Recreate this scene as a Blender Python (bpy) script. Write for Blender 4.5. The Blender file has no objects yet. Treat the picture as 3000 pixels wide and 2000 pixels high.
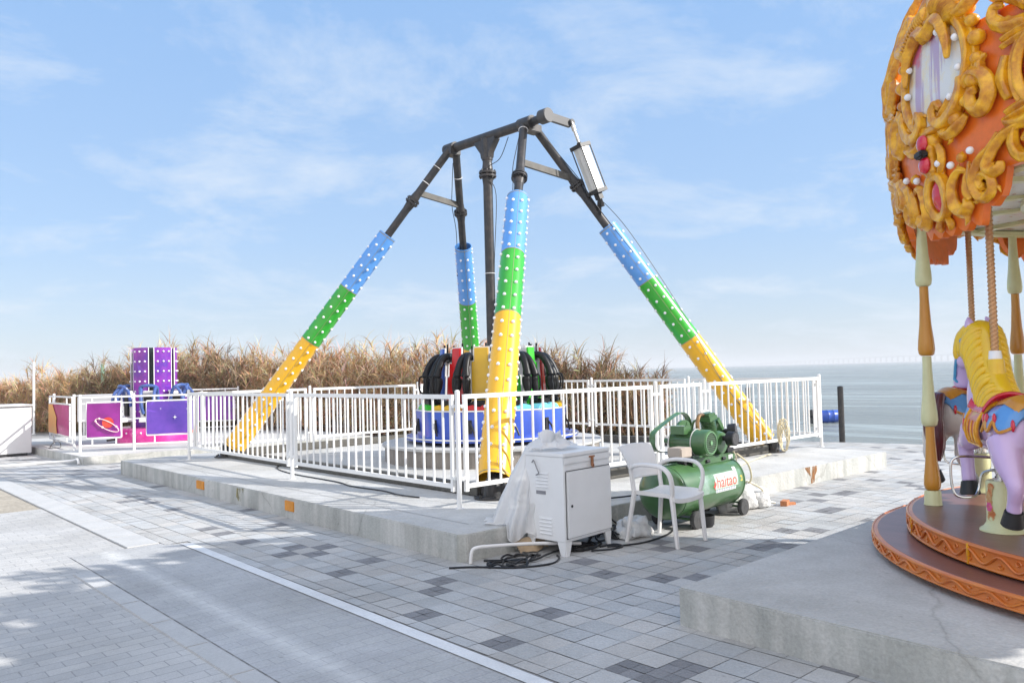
import bpy, bmesh, math, random
from mathutils import Vector, Matrix
random.seed(7)
R = math.radians
S = bpy.context.scene
COL = S.collection

# ------------------------------------------------------------------ camera
cd = bpy.data.cameras.new('camera'); cam = bpy.data.objects.new('camera', cd); COL.objects.link(cam)
cd.sensor_width = 36; cd.lens = 28.09; cd.clip_start = 0.05; cd.clip_end = 60000
CAMH = 1.5
cam.matrix_world = Matrix(((0.74139871, -0.00618074, -0.67103632, 0),
                           (-0.67058866, -0.04448533, -0.74049436, 0),
                           (-0.02527447, 0.99899092, -0.0371261, CAMH), (0, 0, 0, 1)))
S.camera = cam

# ------------------------------------------------------------------ sky, sun, exposure
SUN_AZ = R(140.0); SUN_EL = R(30.5)
SUNV = Vector((math.sin(SUN_AZ) * math.cos(SUN_EL), math.cos(SUN_AZ) * math.cos(SUN_EL), math.sin(SUN_EL)))
S.view_settings.view_transform = 'Standard'; S.view_settings.look = 'None'
S.view_settings.gamma = 1; S.view_settings.use_curve_mapping = False
S.view_settings.exposure = 0.6
W = bpy.data.worlds.new('World'); S.world = W; W.use_nodes = True
nt = W.node_tree; N = nt.nodes; L = nt.links
bg = N['Background']; bg.inputs['Strength'].default_value = 0.15
sky = N.new('ShaderNodeTexSky'); sky.sky_type = 'NISHITA'; sky.sun_disc = False
sky.sun_elevation = SUN_EL; sky.sun_rotation = SUN_AZ
sky.air_density = 1.0; sky.dust_density = 0.6; sky.ozone_density = 2.0
tc = N.new('ShaderNodeTexCoord'); sp = N.new('ShaderNodeSeparateXYZ'); L.new(tc.outputs['Generated'], sp.inputs[0])
az = N.new('ShaderNodeMath'); az.operation = 'ADD'; az.inputs[1].default_value = 0.18; L.new(sp.outputs['Z'], az.inputs[0])
am = N.new('ShaderNodeMath'); am.operation = 'MAXIMUM'; am.inputs[1].default_value = 0.05; L.new(az.outputs[0], am.inputs[0])
dx = N.new('ShaderNodeMath'); dx.operation = 'DIVIDE'; L.new(sp.outputs['X'], dx.inputs[0]); L.new(am.outputs[0], dx.inputs[1])
dy = N.new('ShaderNodeMath'); dy.operation = 'DIVIDE'; L.new(sp.outputs['Y'], dy.inputs[0]); L.new(am.outputs[0], dy.inputs[1])
cb = N.new('ShaderNodeCombineXYZ'); L.new(dx.outputs[0], cb.inputs[0]); L.new(dy.outputs[0], cb.inputs[1])
n1 = N.new('ShaderNodeTexNoise'); n1.inputs['Scale'].default_value = 1.5; n1.inputs['Detail'].default_value = 10; n1.inputs['Roughness'].default_value = 0.66; n1.inputs['Distortion'].default_value = 0.35
L.new(cb.outputs[0], n1.inputs['Vector'])
r1 = N.new('ShaderNodeValToRGB'); r1.color_ramp.elements[0].position = 0.49; r1.color_ramp.elements[0].color = (0, 0, 0, 1)
r1.color_ramp.elements[1].position = 0.70; r1.color_ramp.elements[1].color = (0.72, 0.72, 0.72, 1)
L.new(n1.outputs['Fac'], r1.inputs['Fac'])
ad = N.new('ShaderNodeMath'); ad.operation = 'ADD'; ad.use_clamp = True; ad.inputs[1].default_value = 0.22; L.new(r1.outputs['Color'], ad.inputs[0])
gr = N.new('ShaderNodeValToRGB'); ge = gr.color_ramp.elements   # thin high veil, paler towards the horizon
ge[0].position = 0.0; ge[0].color = (.57, .67, .80, 1); ge[1].position = .5; ge[1].color = (.32, .57, .99, 1); q_ = ge.new(.16); q_.color = (.42, .62, .93, 1)
L.new(sp.outputs['Z'], gr.inputs['Fac'])
gs = N.new('ShaderNodeVectorMath'); gs.operation = 'SCALE'; gs.inputs['Scale'].default_value = 4.3; L.new(gr.outputs['Color'], gs.inputs[0])
mv = N.new('ShaderNodeMixRGB'); mv.inputs['Fac'].default_value = .8; L.new(sky.outputs['Color'], mv.inputs['Color1']); L.new(gs.outputs['Vector'], mv.inputs['Color2'])
mx = N.new('ShaderNodeMixRGB'); L.new(r1.outputs['Color'], mx.inputs['Fac']); L.new(mv.outputs['Color'], mx.inputs['Color1'])
mx.inputs['Color2'].default_value = (3.5, 3.9, 4.4, 1)
# white glow added to the unseen sky behind the camera, brightens the shade
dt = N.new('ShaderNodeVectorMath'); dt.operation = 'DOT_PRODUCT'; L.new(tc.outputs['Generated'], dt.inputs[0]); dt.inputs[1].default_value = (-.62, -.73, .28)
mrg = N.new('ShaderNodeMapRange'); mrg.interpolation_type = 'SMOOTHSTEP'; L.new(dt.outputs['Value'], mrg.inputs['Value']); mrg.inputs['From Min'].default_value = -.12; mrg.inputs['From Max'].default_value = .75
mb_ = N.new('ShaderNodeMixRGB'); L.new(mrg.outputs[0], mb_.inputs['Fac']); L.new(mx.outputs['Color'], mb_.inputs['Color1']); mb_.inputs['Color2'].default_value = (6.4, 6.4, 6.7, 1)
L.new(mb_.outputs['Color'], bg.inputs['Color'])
sd = bpy.data.lights.new('sun', 'SUN'); sd.energy = 4.4; sd.angle = R(0.53); sd.color = (1.0, 0.955, 0.89)
sun = bpy.data.objects.new('sun', sd); COL.objects.link(sun); sun.location = SUNV * 60
sun.rotation_euler = (-SUNV).to_track_quat('-Z', 'Y').to_euler()

# ------------------------------------------------------------------ materials
def hexc(h):
    h = h.lstrip('#'); c = [int(h[i:i + 2], 16) / 255 for i in (0, 2, 4)]
    return tuple(x / 12.92 if x <= .04045 else ((x + .055) / 1.055) ** 2.4 for x in c)
MATS = {}
def mat(name, col, rough=0.5, metal=0.0, var=0.12, scale=6.0, bump=0.0, bscale=40.0, coat=0.0, col2=None, thr=None, stretch=None, spec=0.5, fine=0.0, stain=0.0, stc=(.62, .60, .56)):
    if name in MATS: return MATS[name]
    m = bpy.data.materials.new(name); m.use_nodes = True; n = m.node_tree.nodes; l = m.node_tree.links
    b = n['Principled BSDF']; b.inputs['Roughness'].default_value = rough; b.inputs['Metallic'].default_value = metal
    b.inputs['Coat Weight'].default_value = coat; b.inputs['Coat Roughness'].default_value = 0.06
    b.inputs['Specular IOR Level'].default_value = spec
    t = n.new('ShaderNodeTexCoord'); mp = n.new('ShaderNodeMapping'); l.new(t.outputs['Object'], mp.inputs['Vector'])
    if stretch: mp.inputs['Scale'].default_value = stretch
    nz = n.new('ShaderNodeTexNoise'); nz.inputs['Scale'].default_value = scale; nz.inputs['Detail'].default_value = 6; nz.inputs['Roughness'].default_value = 0.65
    l.new(mp.outputs['Vector'], nz.inputs['Vector'])
    ra = n.new('ShaderNodeValToRGB'); l.new(nz.outputs['Fac'], ra.inputs['Fac'])
    lo, hi = (thr if thr else (0.3, 0.7))
    ra.color_ramp.elements[0].position = lo; ra.color_ramp.elements[1].position = hi
    c2 = col2 if col2 else tuple(min(1, x * (1 + var)) for x in col)
    c1 = col if col2 else tuple(x * (1 - var) for x in col)
    ra.color_ramp.elements[0].color = (*c1, 1); ra.color_ramp.elements[1].color = (*c2, 1)
    out = ra.outputs['Color']
    if fine:
        nf = n.new('ShaderNodeTexNoise'); nf.inputs['Scale'].default_value = bscale * 2; nf.inputs['Detail'].default_value = 4
        l.new(t.outputs['Object'], nf.inputs['Vector'])
        mr = n.new('ShaderNodeMapRange'); l.new(nf.outputs['Fac'], mr.inputs['Value']); mr.inputs['From Min'].default_value = .3; mr.inputs['From Max'].default_value = .7
        mr.inputs['To Min'].default_value = 1 - fine; mr.inputs['To Max'].default_value = 1 + fine
        mu = n.new('ShaderNodeMixRGB'); mu.blend_type = 'MULTIPLY'; mu.inputs['Fac'].default_value = 1
        l.new(out, mu.inputs['Color1']); l.new(mr.outputs['Result'], mu.inputs['Color2']); out = mu.outputs['Color']
    if stain:   # broad dried puddle marks plus small dark spots
        sm_ = n.new('ShaderNodeTexNoise'); sm_.inputs['Scale'].default_value = .75; sm_.inputs['Detail'].default_value = 8; sm_.inputs['Roughness'].default_value = .7; sm_.inputs['Distortion'].default_value = .6; l.new(t.outputs['Object'], sm_.inputs['Vector'])
        rs = n.new('ShaderNodeValToRGB'); e_ = rs.color_ramp.elements; e_[0].position = .34; e_[0].color = (*[1 - stain * (1 - c) * 1.0 for c in stc], 1); e_[1].position = .66; e_[1].color = (1 + stain * .12,) * 3 + (1,); l.new(sm_.outputs['Fac'], rs.inputs['Fac'])
        m1_ = n.new('ShaderNodeMixRGB'); m1_.blend_type = 'MULTIPLY'; m1_.inputs['Fac'].default_value = 1; l.new(out, m1_.inputs['Color1']); l.new(rs.outputs['Color'], m1_.inputs['Color2'])
        sv = n.new('ShaderNodeTexVoronoi'); sv.inputs['Scale'].default_value = 5.5; l.new(t.outputs['Object'], sv.inputs['Vector'])
        rv = n.new('ShaderNodeValToRGB'); e_ = rv.color_ramp.elements; e_[0].position = .03; e_[0].color = (1 - stain * .55,) * 3 + (1,); e_[1].position = .09; e_[1].color = (1, 1, 1, 1); l.new(sv.outputs['Distance'], rv.inputs['Fac'])
        m2_ = n.new('ShaderNodeMixRGB'); m2_.blend_type = 'MULTIPLY'; m2_.inputs['Fac'].default_value = 1; l.new(m1_.outputs[0], m2_.inputs['Color1']); l.new(rv.outputs['Color'], m2_.inputs['Color2']); out = m2_.outputs[0]
    l.new(out, b.inputs['Base Color'])
    if bump:
        nb = n.new('ShaderNodeTexNoise'); nb.inputs['Scale'].default_value = bscale; nb.inputs['Detail'].default_value = 5
        l.new(t.outputs['Object'], nb.inputs['Vector'])
        bu = n.new('ShaderNodeBump'); bu.inputs['Strength'].default_value = bump; bu.inputs['Distance'].default_value = 0.02
        l.new(nb.outputs['Fac'], bu.inputs['Height']); l.new(bu.outputs['Normal'], b.inputs['Normal'])
    MATS[name] = m
    return m
def nodes(m): return m.node_tree.nodes, m.node_tree.links, m.node_tree.nodes['Principled BSDF']

concrete = mat('slab_concrete', (.50, .50, .49), .85, var=.09, scale=2.2, bump=.35, bscale=30, fine=.09, stain=.55)
# formwork streaks and rain stains on the slab edges
n, l, b = nodes(concrete)
t = n.new('ShaderNodeTexCoord'); g = n.new('ShaderNodeNewGeometry'); s = n.new('ShaderNodeSeparateXYZ'); l.new(g.outputs['True Normal'], s.inputs[0])
ab = n.new('ShaderNodeMath'); ab.operation = 'LESS_THAN'; ab.inputs[1].default_value = 0.5; l.new(s.outputs['Z'], ab.inputs[0])
mp = n.new('ShaderNodeMapping'); mp.inputs['Scale'].default_value = (4, 4, 0.5); l.new(t.outputs['Object'], mp.inputs['Vector'])
ns = n.new('ShaderNodeTexNoise'); ns.inputs['Scale'].default_value = 2.0; ns.inputs['Detail'].default_value = 7; l.new(mp.outputs[0], ns.inputs['Vector'])
rr = n.new('ShaderNodeValToRGB'); rr.color_ramp.elements[0].position = .38; rr.color_ramp.elements[0].color = (.78, .80, .78, 1); rr.color_ramp.elements[1].position = .62; rr.color_ramp.elements[1].color = (1.05, 1.05, 1.03, 1)
l.new(ns.outputs['Fac'], rr.inputs['Fac'])
mu = n.new('ShaderNodeMixRGB'); mu.blend_type = 'MULTIPLY'; l.new(ab.outputs[0], mu.inputs['Fac'])
src = b.inputs['Base Color'].links[0].from_socket; l.new(src, mu.inputs['Color1']); l.new(rr.outputs['Color'], mu.inputs['Color2']); l.new(mu.outputs[0], b.inputs['Base Color'])

# hairline cracks wandering over the slabs
vc = n.new('ShaderNodeTexVoronoi'); vc.feature = 'DISTANCE_TO_EDGE'; vc.inputs['Scale'].default_value = .55
nd = n.new('ShaderNodeTexNoise'); nd.inputs['Scale'].default_value = 2.2; nd.inputs['Detail'].default_value = 6; l.new(t.outputs['Object'], nd.inputs['Vector'])
va = n.new('ShaderNodeMixRGB'); va.inputs['Fac'].default_value = .22; l.new(t.outputs['Object'], va.inputs['Color1']); l.new(nd.outputs['Color'], va.inputs['Color2']); l.new(va.outputs[0], vc.inputs['Vector'])
rc = n.new('ShaderNodeValToRGB'); rc.color_ramp.elements[0].position = .0015; rc.color_ramp.elements[0].color = (.55, .54, .52, 1); rc.color_ramp.elements[1].position = .0045; rc.color_ramp.elements[1].color = (1, 1, 1, 1); l.new(vc.outputs['Distance'], rc.inputs['Fac'])
mc_ = n.new('ShaderNodeMixRGB'); mc_.blend_type = 'MULTIPLY'; mc_.inputs['Fac'].default_value = .5; l.new(mu.outputs[0], mc_.inputs['Color1']); l.new(rc.outputs['Color'], mc_.inputs['Color2']); l.new(mc_.outputs[0], b.inputs['Base Color'])
white_paint = mat('white_paint', (.78, .78, .77), .38, var=.04, scale=5, coat=.15)
white_plastic = mat('white_plastic', (.74, .73, .72), .42, var=.03, scale=4)
cab_white = mat('cabinet_paint', (.72, .73, .74), .45, var=.05, scale=3)
dark_steel = mat('dark_steel', (.030, .030, .032), .42, .15, var=.3, scale=9, col2=(.075, .062, .055), thr=(.45, .75))
beam_steel = mat('beam_steel', (.09, .085, .075), .6, .1, var=.3, scale=7)
black = mat('black_rubber', (.014, .014, .016), .5, var=.2)
padblack = mat('black_vinyl', (.008, .008, .009), .42, var=.2, spec=.3)
chrome = mat('chrome', (.62, .60, .57), .18, 1.0, var=.05)
alu = mat('aluminium', (.62, .62, .60), .42, .35, var=.05)
yellow = mat('yellow_sleeve', (.84, .45, .008), .30, var=.07, scale=1.6, coat=.3, fine=.04, bump=.04, bscale=6, stretch=(1, 1, .4))
green = mat('green_sleeve', (.03, .37, .025), .30, var=.1, scale=1.6, coat=.3, fine=.04, bump=.04, bscale=6)
blue = mat('blue_sleeve', (.105, .32, .74), .30, var=.08, scale=1.6, coat=.3, fine=.04, bump=.04, bscale=6)
bulbm = mat('bulb_white', (.85, .85, .86), .2, var=.02, coat=.3)
gblue = mat('gondola_blue', (.03, .085, .46), .3, var=.25, scale=2.5, coat=.3)
red = mat('red_panel', (.55, .008, .01), .3, var=.08, coat=.3)
yelp = mat('yellow_panel', (.72, .43, .01), .35, var=.06, coat=.2)
grnp = mat('green_panel', (.05, .55, .03), .35, var=.06, coat=.2)
blup = mat('blue_panel', (.05, .14, .55), .35, var=.06, coat=.2)
cyanp = mat('cyan_panel', (.2, .6, .75), .35, var=.06)
comp_green = mat('compressor_green', (.062, .15, .055), .30, var=.18, scale=4, coat=.45)
orange = mat('carousel_orange', (.80, .165, .012), .36, var=.12, scale=3, coat=.12, fine=.04, bump=.05, bscale=12)
gold = mat('carousel_gold', (.52, .18, .006), .30, .0, scale=11, coat=.22, col2=(.88, .46, .012), thr=(.38, .62), bump=.1, bscale=14)
jewel = mat('red_jewel', (.60, .004, .03), .08, var=.1, coat=.8)
deck = mat('deck_red', (.20, .085, .065), .38, var=.22, scale=3.5, bump=.08, bscale=50, coat=.1, stretch=(1, .5, 1))
cream = mat('cream_paint', (.66, .66, .37), .35, var=.07, scale=8, coat=.25)
polegold = mat('pole_orange', (.52, .20, .012), .30, scale=5, col2=(.62, .29, .03), stretch=(3, 3, .6), coat=.3)
water_m = None
# ------------------------------------------------------------------ mesh helpers
class MB:
    def __init__(s): s.v = []; s.f = []; s.m = []; s.cur = 0; s.flat = set()
    def mat(s, i): s.cur = i; return s
    def add(s, vs, fs):
        o = len(s.v); s.v += [tuple(x) for x in vs]
        for f in fs: s.f.append([i + o for i in f]); s.m.append(s.cur)
        return s
    def box(s, c, d, rz=0, M=None):
        hx, hy, hz = d[0] / 2, d[1] / 2, d[2] / 2
        P = [Vector((x, y, z)) for z in (-hz, hz) for x, y in ((-hx, -hy), (hx, -hy), (hx, hy), (-hx, hy))]
        T = M if M else Matrix.Rotation(rz, 3, 'Z')
        P = [T @ p + Vector(c) for p in P]
        return s.add(P, [(3, 2, 1, 0), (4, 5, 6, 7), (0, 1, 5, 4), (1, 2, 6, 5), (2, 3, 7, 6), (3, 0, 4, 7)])
    def bar(s, a, b, w, h, up=(0, 0, 1)):
        a = Vector(a); b = Vector(b); d = (b - a).normalized(); u = Vector(up)
        if abs(d.dot(u)) > .98: u = Vector((1, 0, 0))
        x = d.cross(u).normalized(); y = x.cross(d).normalized()
        P = []
        for q in (a, b):
            for i, j in ((-1, -1), (1, -1), (1, 1), (-1, 1)): P.append(q + x * (i * w / 2) + y * (j * h / 2))
        return s.add(P, [(3, 2, 1, 0), (4, 5, 6, 7), (0, 1, 5, 4), (1, 2, 6, 5), (2, 3, 7, 6), (3, 0, 4, 7)])
    def cyl(s, a, b, r0, r1=None, n=12, caps=True):
        return s.tube([a, b], [r0, r0 if r1 is None else r1], n, caps=caps)
    def tube(s, pts, r, n=8, closed=False, caps=True, flat=1.0, upv=None, flute=0):
        P = [Vector(p) for p in pts]; k = len(P)
        rs = list(r) if isinstance(r, (list, tuple)) else [r] * k
        T = []
        for i in range(k):
            if closed: d = P[(i + 1) % k] - P[i - 1]
            else: d = P[min(i + 1, k - 1)] - P[max(i - 1, 0)]
            T.append(d.normalized() if d.length > 1e-9 else Vector((0, 0, 1)))
        u = Vector(upv) if upv else (Vector((0, 0, 1)) if abs(T[0].z) < .9 else Vector((1, 0, 0)))
        u = (u - T[0] * u.dot(T[0])).normalized(); vs = []
        for i in range(k):
            if upv: u = Vector(upv)
            u = u - T[i] * u.dot(T[i])
            u = u.normalized() if u.length > 1e-6 else Vector((1, 0, 0))
            w = T[i].cross(u)
            for j in range(n):
                a = 2 * math.pi * j / n
                vs.append(P[i] + (u * math.cos(a) * flat + w * math.sin(a)) * rs[i] * (1 + flute * math.cos(4 * a)))
        fs = []
        for i in range(k if closed else k - 1):
            i2 = (i + 1) % k
            for j in range(n):
                j2 = (j + 1) % n; fs.append((i * n + j, i * n + j2, i2 * n + j2, i2 * n + j))
        if caps and not closed:
            fs.append(tuple(range(n))[::-1]); fs.append(tuple((k - 1) * n + j for j in range(n)))
        return s.add(vs, fs)
    def lathe(s, prof, o=(0, 0, 0), n=24, a0=0, a1=360, ax=None):
        o = Vector(o); full = abs(a1 - a0) >= 359.9; m = n if full else n + 1
        if ax:
            q = Vector((0, 0, 1)).rotation_difference(Vector(ax).normalized())
        vs = []
        for r, z in prof:
            for j in range(m):
                a = R(a0 + (a1 - a0) * j / n); p = Vector((r * math.cos(a), r * math.sin(a), z))
                if ax: p = q @ p
                vs.append(o + p)
        fs = []
        for i in range(len(prof) - 1):
            for j in range(n):
                j2 = (j + 1) % m; fs.append((i * m + j, i * m + j2, (i + 1) * m + j2, (i + 1) * m + j))
        if full and prof[0][0] > 1e-6: fs.append(tuple(range(m))[::-1])
        if full and prof[-1][0] > 1e-6: fs.append(tuple((len(prof) - 1) * m + j for j in range(m)))
        return s.add(vs, fs)
    def ball(s, c, r, n=10, k=6, sc=(1, 1, 1), M=None):
        c = Vector(c); vs = []; fs = []
        for i in range(k + 1):
            t = math.pi * i / k
            for j in range(n):
                a = 2 * math.pi * j / n
                p = Vector((math.sin(t) * math.cos(a) * sc[0], math.sin(t) * math.sin(a) * sc[1], math.cos(t) * sc[2])) * r
                vs.append(c + (M @ p if M else p))
        for i in range(k):
            for j in range(n):
                j2 = (j + 1) % n; fs.append((i * n + j, (i + 1) * n + j, (i + 1) * n + j2, i * n + j2))
        return s.add(vs, fs)
    def prism(s, poly, fn, d0, d1):
        k = len(poly)
        vs = [fn(u, v, d0) for u, v in poly] + [fn(u, v, d1) for u, v in poly]
        fs = [tuple(range(k))[::-1], tuple(range(k, 2 * k))] + [(i, (i + 1) % k, (i + 1) % k + k, i + k) for i in range(k)]
        return s.add(vs, fs)
    def grid(s, fn, nu, nv):
        vs = [fn(i / nu, j / nv) for i in range(nu + 1) for j in range(nv + 1)]
        fs = [(i * (nv + 1) + j, (i + 1) * (nv + 1) + j, (i + 1) * (nv + 1) + j + 1, i * (nv + 1) + j + 1) for i in range(nu) for j in range(nv)]
        return s.add(vs, fs)
    def mesh(s, name, mats, off=(0, 0, 0), smooth=True, bevel=0, merge=True, ang=38):
        me = bpy.data.meshes.new(name); o = Vector(off)
        me.from_pydata([tuple(Vector(v) - o) for v in s.v], [], s.f)
        for m in (mats if isinstance(mats, (list, tuple)) else [mats]): me.materials.append(m)
        for p, i in zip(me.polygons, s.m): p.material_index = i
        bm = bmesh.new(); bm.from_mesh(me)
        if merge: bmesh.ops.remove_doubles(bm, verts=bm.verts, dist=1e-5)
        if bevel:
            ed = [e for e in bm.edges if len(e.link_faces) == 2 and e.calc_face_angle(0) > R(30)]
            bmesh.ops.bevel(bm, geom=ed, offset=bevel, segments=2, affect='EDGES', clamp_overlap=True)
        bmesh.ops.recalc_face_normals(bm, faces=bm.faces)
        bm.to_mesh(me); bm.free()
        if smooth:
            for p in me.polygons: p.use_smooth = True
            me.set_sharp_from_angle(angle=R(ang))
        return me
    def build(s, name, mats, parent=None, label=None, local=False, **kw):
        off = Vector((0, 0, 0))
        if parent is not None and not local:
            p = parent
            while p: off += p.location; p = p.parent
        me = s.mesh(name, mats, off, **kw)
        ob = bpy.data.objects.new(name, me); COL.objects.link(ob)
        if parent is not None: ob.parent = parent
        if label: ob['label'] = label
        return ob
    def thing(s, name, mats, label, cat, origin, group=None, kind=None, **kw):
        me = s.mesh(name, mats, origin, **kw)
        ob = bpy.data.objects.new(name, me); COL.objects.link(ob); ob.location = origin
        ob['label'] = label; ob['category'] = cat
        if group: ob['group'] = group
        if kind: ob['kind'] = kind
        return ob
def root(name, label, cat, loc, group=None):
    o = bpy.data.objects.new(name, None); COL.objects.link(o); o.location = loc; o.empty_display_size = .2
    o['label'] = label; o['category'] = cat
    if group: o['group'] = group
    return o
def struct(mb, name, mats, **kw):
    ob = mb.build(name, mats, **kw); ob['kind'] = 'structure'; return ob
def link_copy(src, parent, loc=None, rot=None):
    c = src.copy(); COL.objects.link(c); c.parent = parent
    if loc is not None: c.location = loc
    if rot is not None: c.rotation_euler = rot
    return c
def spline(pts, k=8, closed=False):
    P = [Vector(p) for p in pts]; n = len(P); out = []
    rng = range(n if closed else n - 1)
    for i in rng:
        g = lambda j: P[j % n] if closed else P[max(0, min(n - 1, j))]
        a, b, c, d = g(i - 1), g(i), g(i + 1), g(i + 2)
        for t in range(k):
            t /= k
            out.append(.5 * ((2 * b) + (c - a) * t + (2 * a - 5 * b + 4 * c - d) * t * t + (3 * b - a - 3 * c + d) * t ** 3))
    if not closed: out.append(P[-1])
    return out
def lerp(a, b, t): return a + (b - a) * t
def interp(tab, x):
    if x <= tab[0][0]: return tab[0][1]
    for (x0, y0), (x1, y1) in zip(tab, tab[1:]):
        if x <= x1: return y0 + (y1 - y0) * (x - x0) / (x1 - x0)
    return tab[-1][1]
# ------------------------------------------------------------------ setting: land, sea, paving, slabs
sand = mat('sand_ground', (.36, .32, .26), .95, var=.2, scale=3, bump=.5, bscale=12, fine=.15)
quay = [(24, -25), (17.2, 0), (15.19, 5.81), (14.45, 8.7), (14.75, 11.3), (26, 20), (60, 55)]
land = quay + [(40, 160), (-160, 160), (-160, -160), (30, -160)]
mb = MB(); k = len(land)
mb.add([(x, y, -0.006) for x, y in land] + [(x, y, -3) for x, y in land], [tuple(range(k))] + [(i, i + k, (i + 1) % k + k, (i + 1) % k) for i in range(k)])
struct(mb, 'ground', sand, smooth=False, merge=False)

seam = mat('sea_water', (.20, .205, .17), .27, var=.2, scale=.02, spec=.5)
n, l, b = nodes(seam); b.inputs['IOR'].default_value = 1.33
t = n.new('ShaderNodeTexCoord'); mp = n.new('ShaderNodeMapping'); mp.inputs['Rotation'].default_value = (0, 0, R(-20)); mp.inputs['Scale'].default_value = (1.0, .38, 1)
l.new(t.outputs['Object'], mp.inputs['Vector'])
w1 = n.new('ShaderNodeTexNoise'); w1.inputs['Scale'].default_value = .9; w1.inputs['Detail'].default_value = 6; w1.inputs['Roughness'].default_value = .6; w1.inputs['Distortion'].default_value = .4
l.new(mp.outputs[0], w1.inputs['Vector'])
w2 = n.new('ShaderNodeTexNoise'); w2.inputs['Scale'].default_value = .07; w2.inputs['Detail'].default_value = 4; l.new(mp.outputs[0], w2.inputs['Vector'])
ad = n.new('ShaderNodeMath'); ad.operation = 'MULTIPLY_ADD'; l.new(w2.outputs['Fac'], ad.inputs[0]); ad.inputs[1].default_value = 2.5; l.new(w1.outputs['Fac'], ad.inputs[2])
bu = n.new('ShaderNodeBump'); bu.inputs['Strength'].default_value = .55; bu.inputs['Distance'].default_value = .35; l.new(ad.outputs[0], bu.inputs['Height']); l.new(bu.outputs['Normal'], b.inputs['Normal'])
# long low swell lines with a little foam
mp2 = n.new('ShaderNodeMapping'); mp2.inputs['Rotation'].default_value = (0, 0, R(-43)); mp2.inputs['Scale'].default_value = (.115, .012, 1); l.new(t.outputs['Object'], mp2.inputs['Vector'])
w3 = n.new('ShaderNodeTexNoise'); w3.inputs['Scale'].default_value = 1; w3.inputs['Detail'].default_value = 5; w3.inputs['Roughness'].default_value = .55; l.new(mp2.outputs[0], w3.inputs['Vector'])
r3 = n.new('ShaderNodeValToRGB'); e = r3.color_ramp.elements; e[0].position = .47; e[0].color = (0, 0, 0, 1); e[1].position = .53; e[1].color = (0, 0, 0, 1)
x = r3.color_ramp.elements.new(.50); x.color = (.55, .55, .55, 1)
l.new(w3.outputs['Fac'], r3.inputs['Fac'])
src = b.inputs['Base Color'].links[0].from_socket; mu = n.new('ShaderNodeMixRGB'); l.new(r3.outputs['Color'], mu.inputs['Fac']); l.new(src, mu.inputs['Color1']); mu.inputs['Color2'].default_value = (.42, .48, .46, 1)
l.new(mu.outputs[0], b.inputs['Base Color'])
mb = MB(); mb.add([(-3000, -6000, -1), (6000, -6000, -1), (6000, 6000, -1), (-3000, 6000, -1)], [(0, 1, 2, 3)])
struct(mb, 'sea', seam, smooth=False)

# left zone: small block pavers, kerb strips, concrete apron
paver = mat('block_pavers', (.46, .46, .455), .85, var=.08, scale=1.3, bump=.2, bscale=60, fine=.1, stain=.4)
n, l, b = nodes(paver)
t = n.new('ShaderNodeTexCoord'); mp = n.new('ShaderNodeMapping'); mp.inputs['Rotation'].default_value = (0, 0, R(0)); l.new(t.outputs['Object'], mp.inputs['Vector'])
br = n.new('ShaderNodeTexBrick'); br.inputs['Scale'].default_value = 1; br.inputs['Brick Width'].default_value = .2; br.inputs['Row Height'].default_value = .1; br.inputs['Mortar Size'].default_value = .004
br.inputs['Mortar Smooth'].default_value = .3; br.inputs['Color1'].default_value = (.92, .92, .93, 1); br.inputs['Color2'].default_value = (1.07, 1.06, 1.05, 1); br.inputs['Mortar'].default_value = (.68, .68, .69, 1)
l.new(mp.outputs[0], br.inputs['Vector']); mu = n.new('ShaderNodeMixRGB'); mu.blend_type = 'MULTIPLY'; mu.inputs['Fac'].default_value = 1
src = b.inputs['Base Color'].links[0].from_socket; l.new(src, mu.inputs['Color1']); l.new(br.outputs['Color'], mu.inputs['Color2']); l.new(mu.outputs[0], b.inputs['Base Color'])
mb = MB(); mb.add([(-60, -60, -.002), (2.25, -60, -.002), (2.25, 10.95, -.002), (-60, 10.95, -.002)], [(0, 1, 2, 3)])
struct(mb, 'pavement', paver, smooth=False)
apron = mat('apron_concrete', (.42, .425, .43), .8, var=.09, scale=1.6, bump=.3, bscale=35, fine=.1, stain=.5)
n, l, b = nodes(apron)   # pale chalk scrape running along the apron and a cast joint across it
t = n.new('ShaderNodeTexCoord'); s = n.new('ShaderNodeSeparateXYZ'); l.new(t.outputs['Object'], s.inputs[0])
nz = n.new('ShaderNodeTexNoise'); nz.inputs['Scale'].default_value = 14; nz.inputs['Detail'].default_value = 6; l.new(t.outputs['Object'], nz.inputs['Vector'])
a1 = n.new('ShaderNodeMath'); a1.operation = 'SUBTRACT'; a1.inputs[1].default_value = 2.08; l.new(s.outputs['X'], a1.inputs[0])
a2 = n.new('ShaderNodeMath'); a2.operation = 'ABSOLUTE'; l.new(a1.outputs[0], a2.inputs[0])
a3 = n.new('ShaderNodeMapRange'); a3.inputs['From Min'].default_value = .0; a3.inputs['From Max'].default_value = .11; a3.inputs['To Min'].default_value = .62; a3.inputs['To Max'].default_value = 0; l.new(a2.outputs[0], a3.inputs['Value'])
a4 = n.new('ShaderNodeMath'); a4.operation = 'MULTIPLY'; l.new(a3.outputs[0], a4.inputs[0]); l.new(nz.outputs['Fac'], a4.inputs[1])
mu = n.new('ShaderNodeMixRGB'); l.new(a4.outputs[0], mu.inputs['Fac']); src = b.inputs['Base Color'].links[0].from_socket; l.new(src, mu.inputs['Color1']); mu.inputs['Color2'].default_value = (.8, .8, .78, 1); l.new(mu.outputs[0], b.inputs['Base Color'])
br = n.new('ShaderNodeTexBrick'); br.inputs['Scale'].default_value = 1; br.inputs['Brick Width'].default_value = .2; br.inputs['Row Height'].default_value = .1; br.inputs['Mortar Size'].default_value = .003; br.inputs['Mortar Smooth'].default_value = .5
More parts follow.
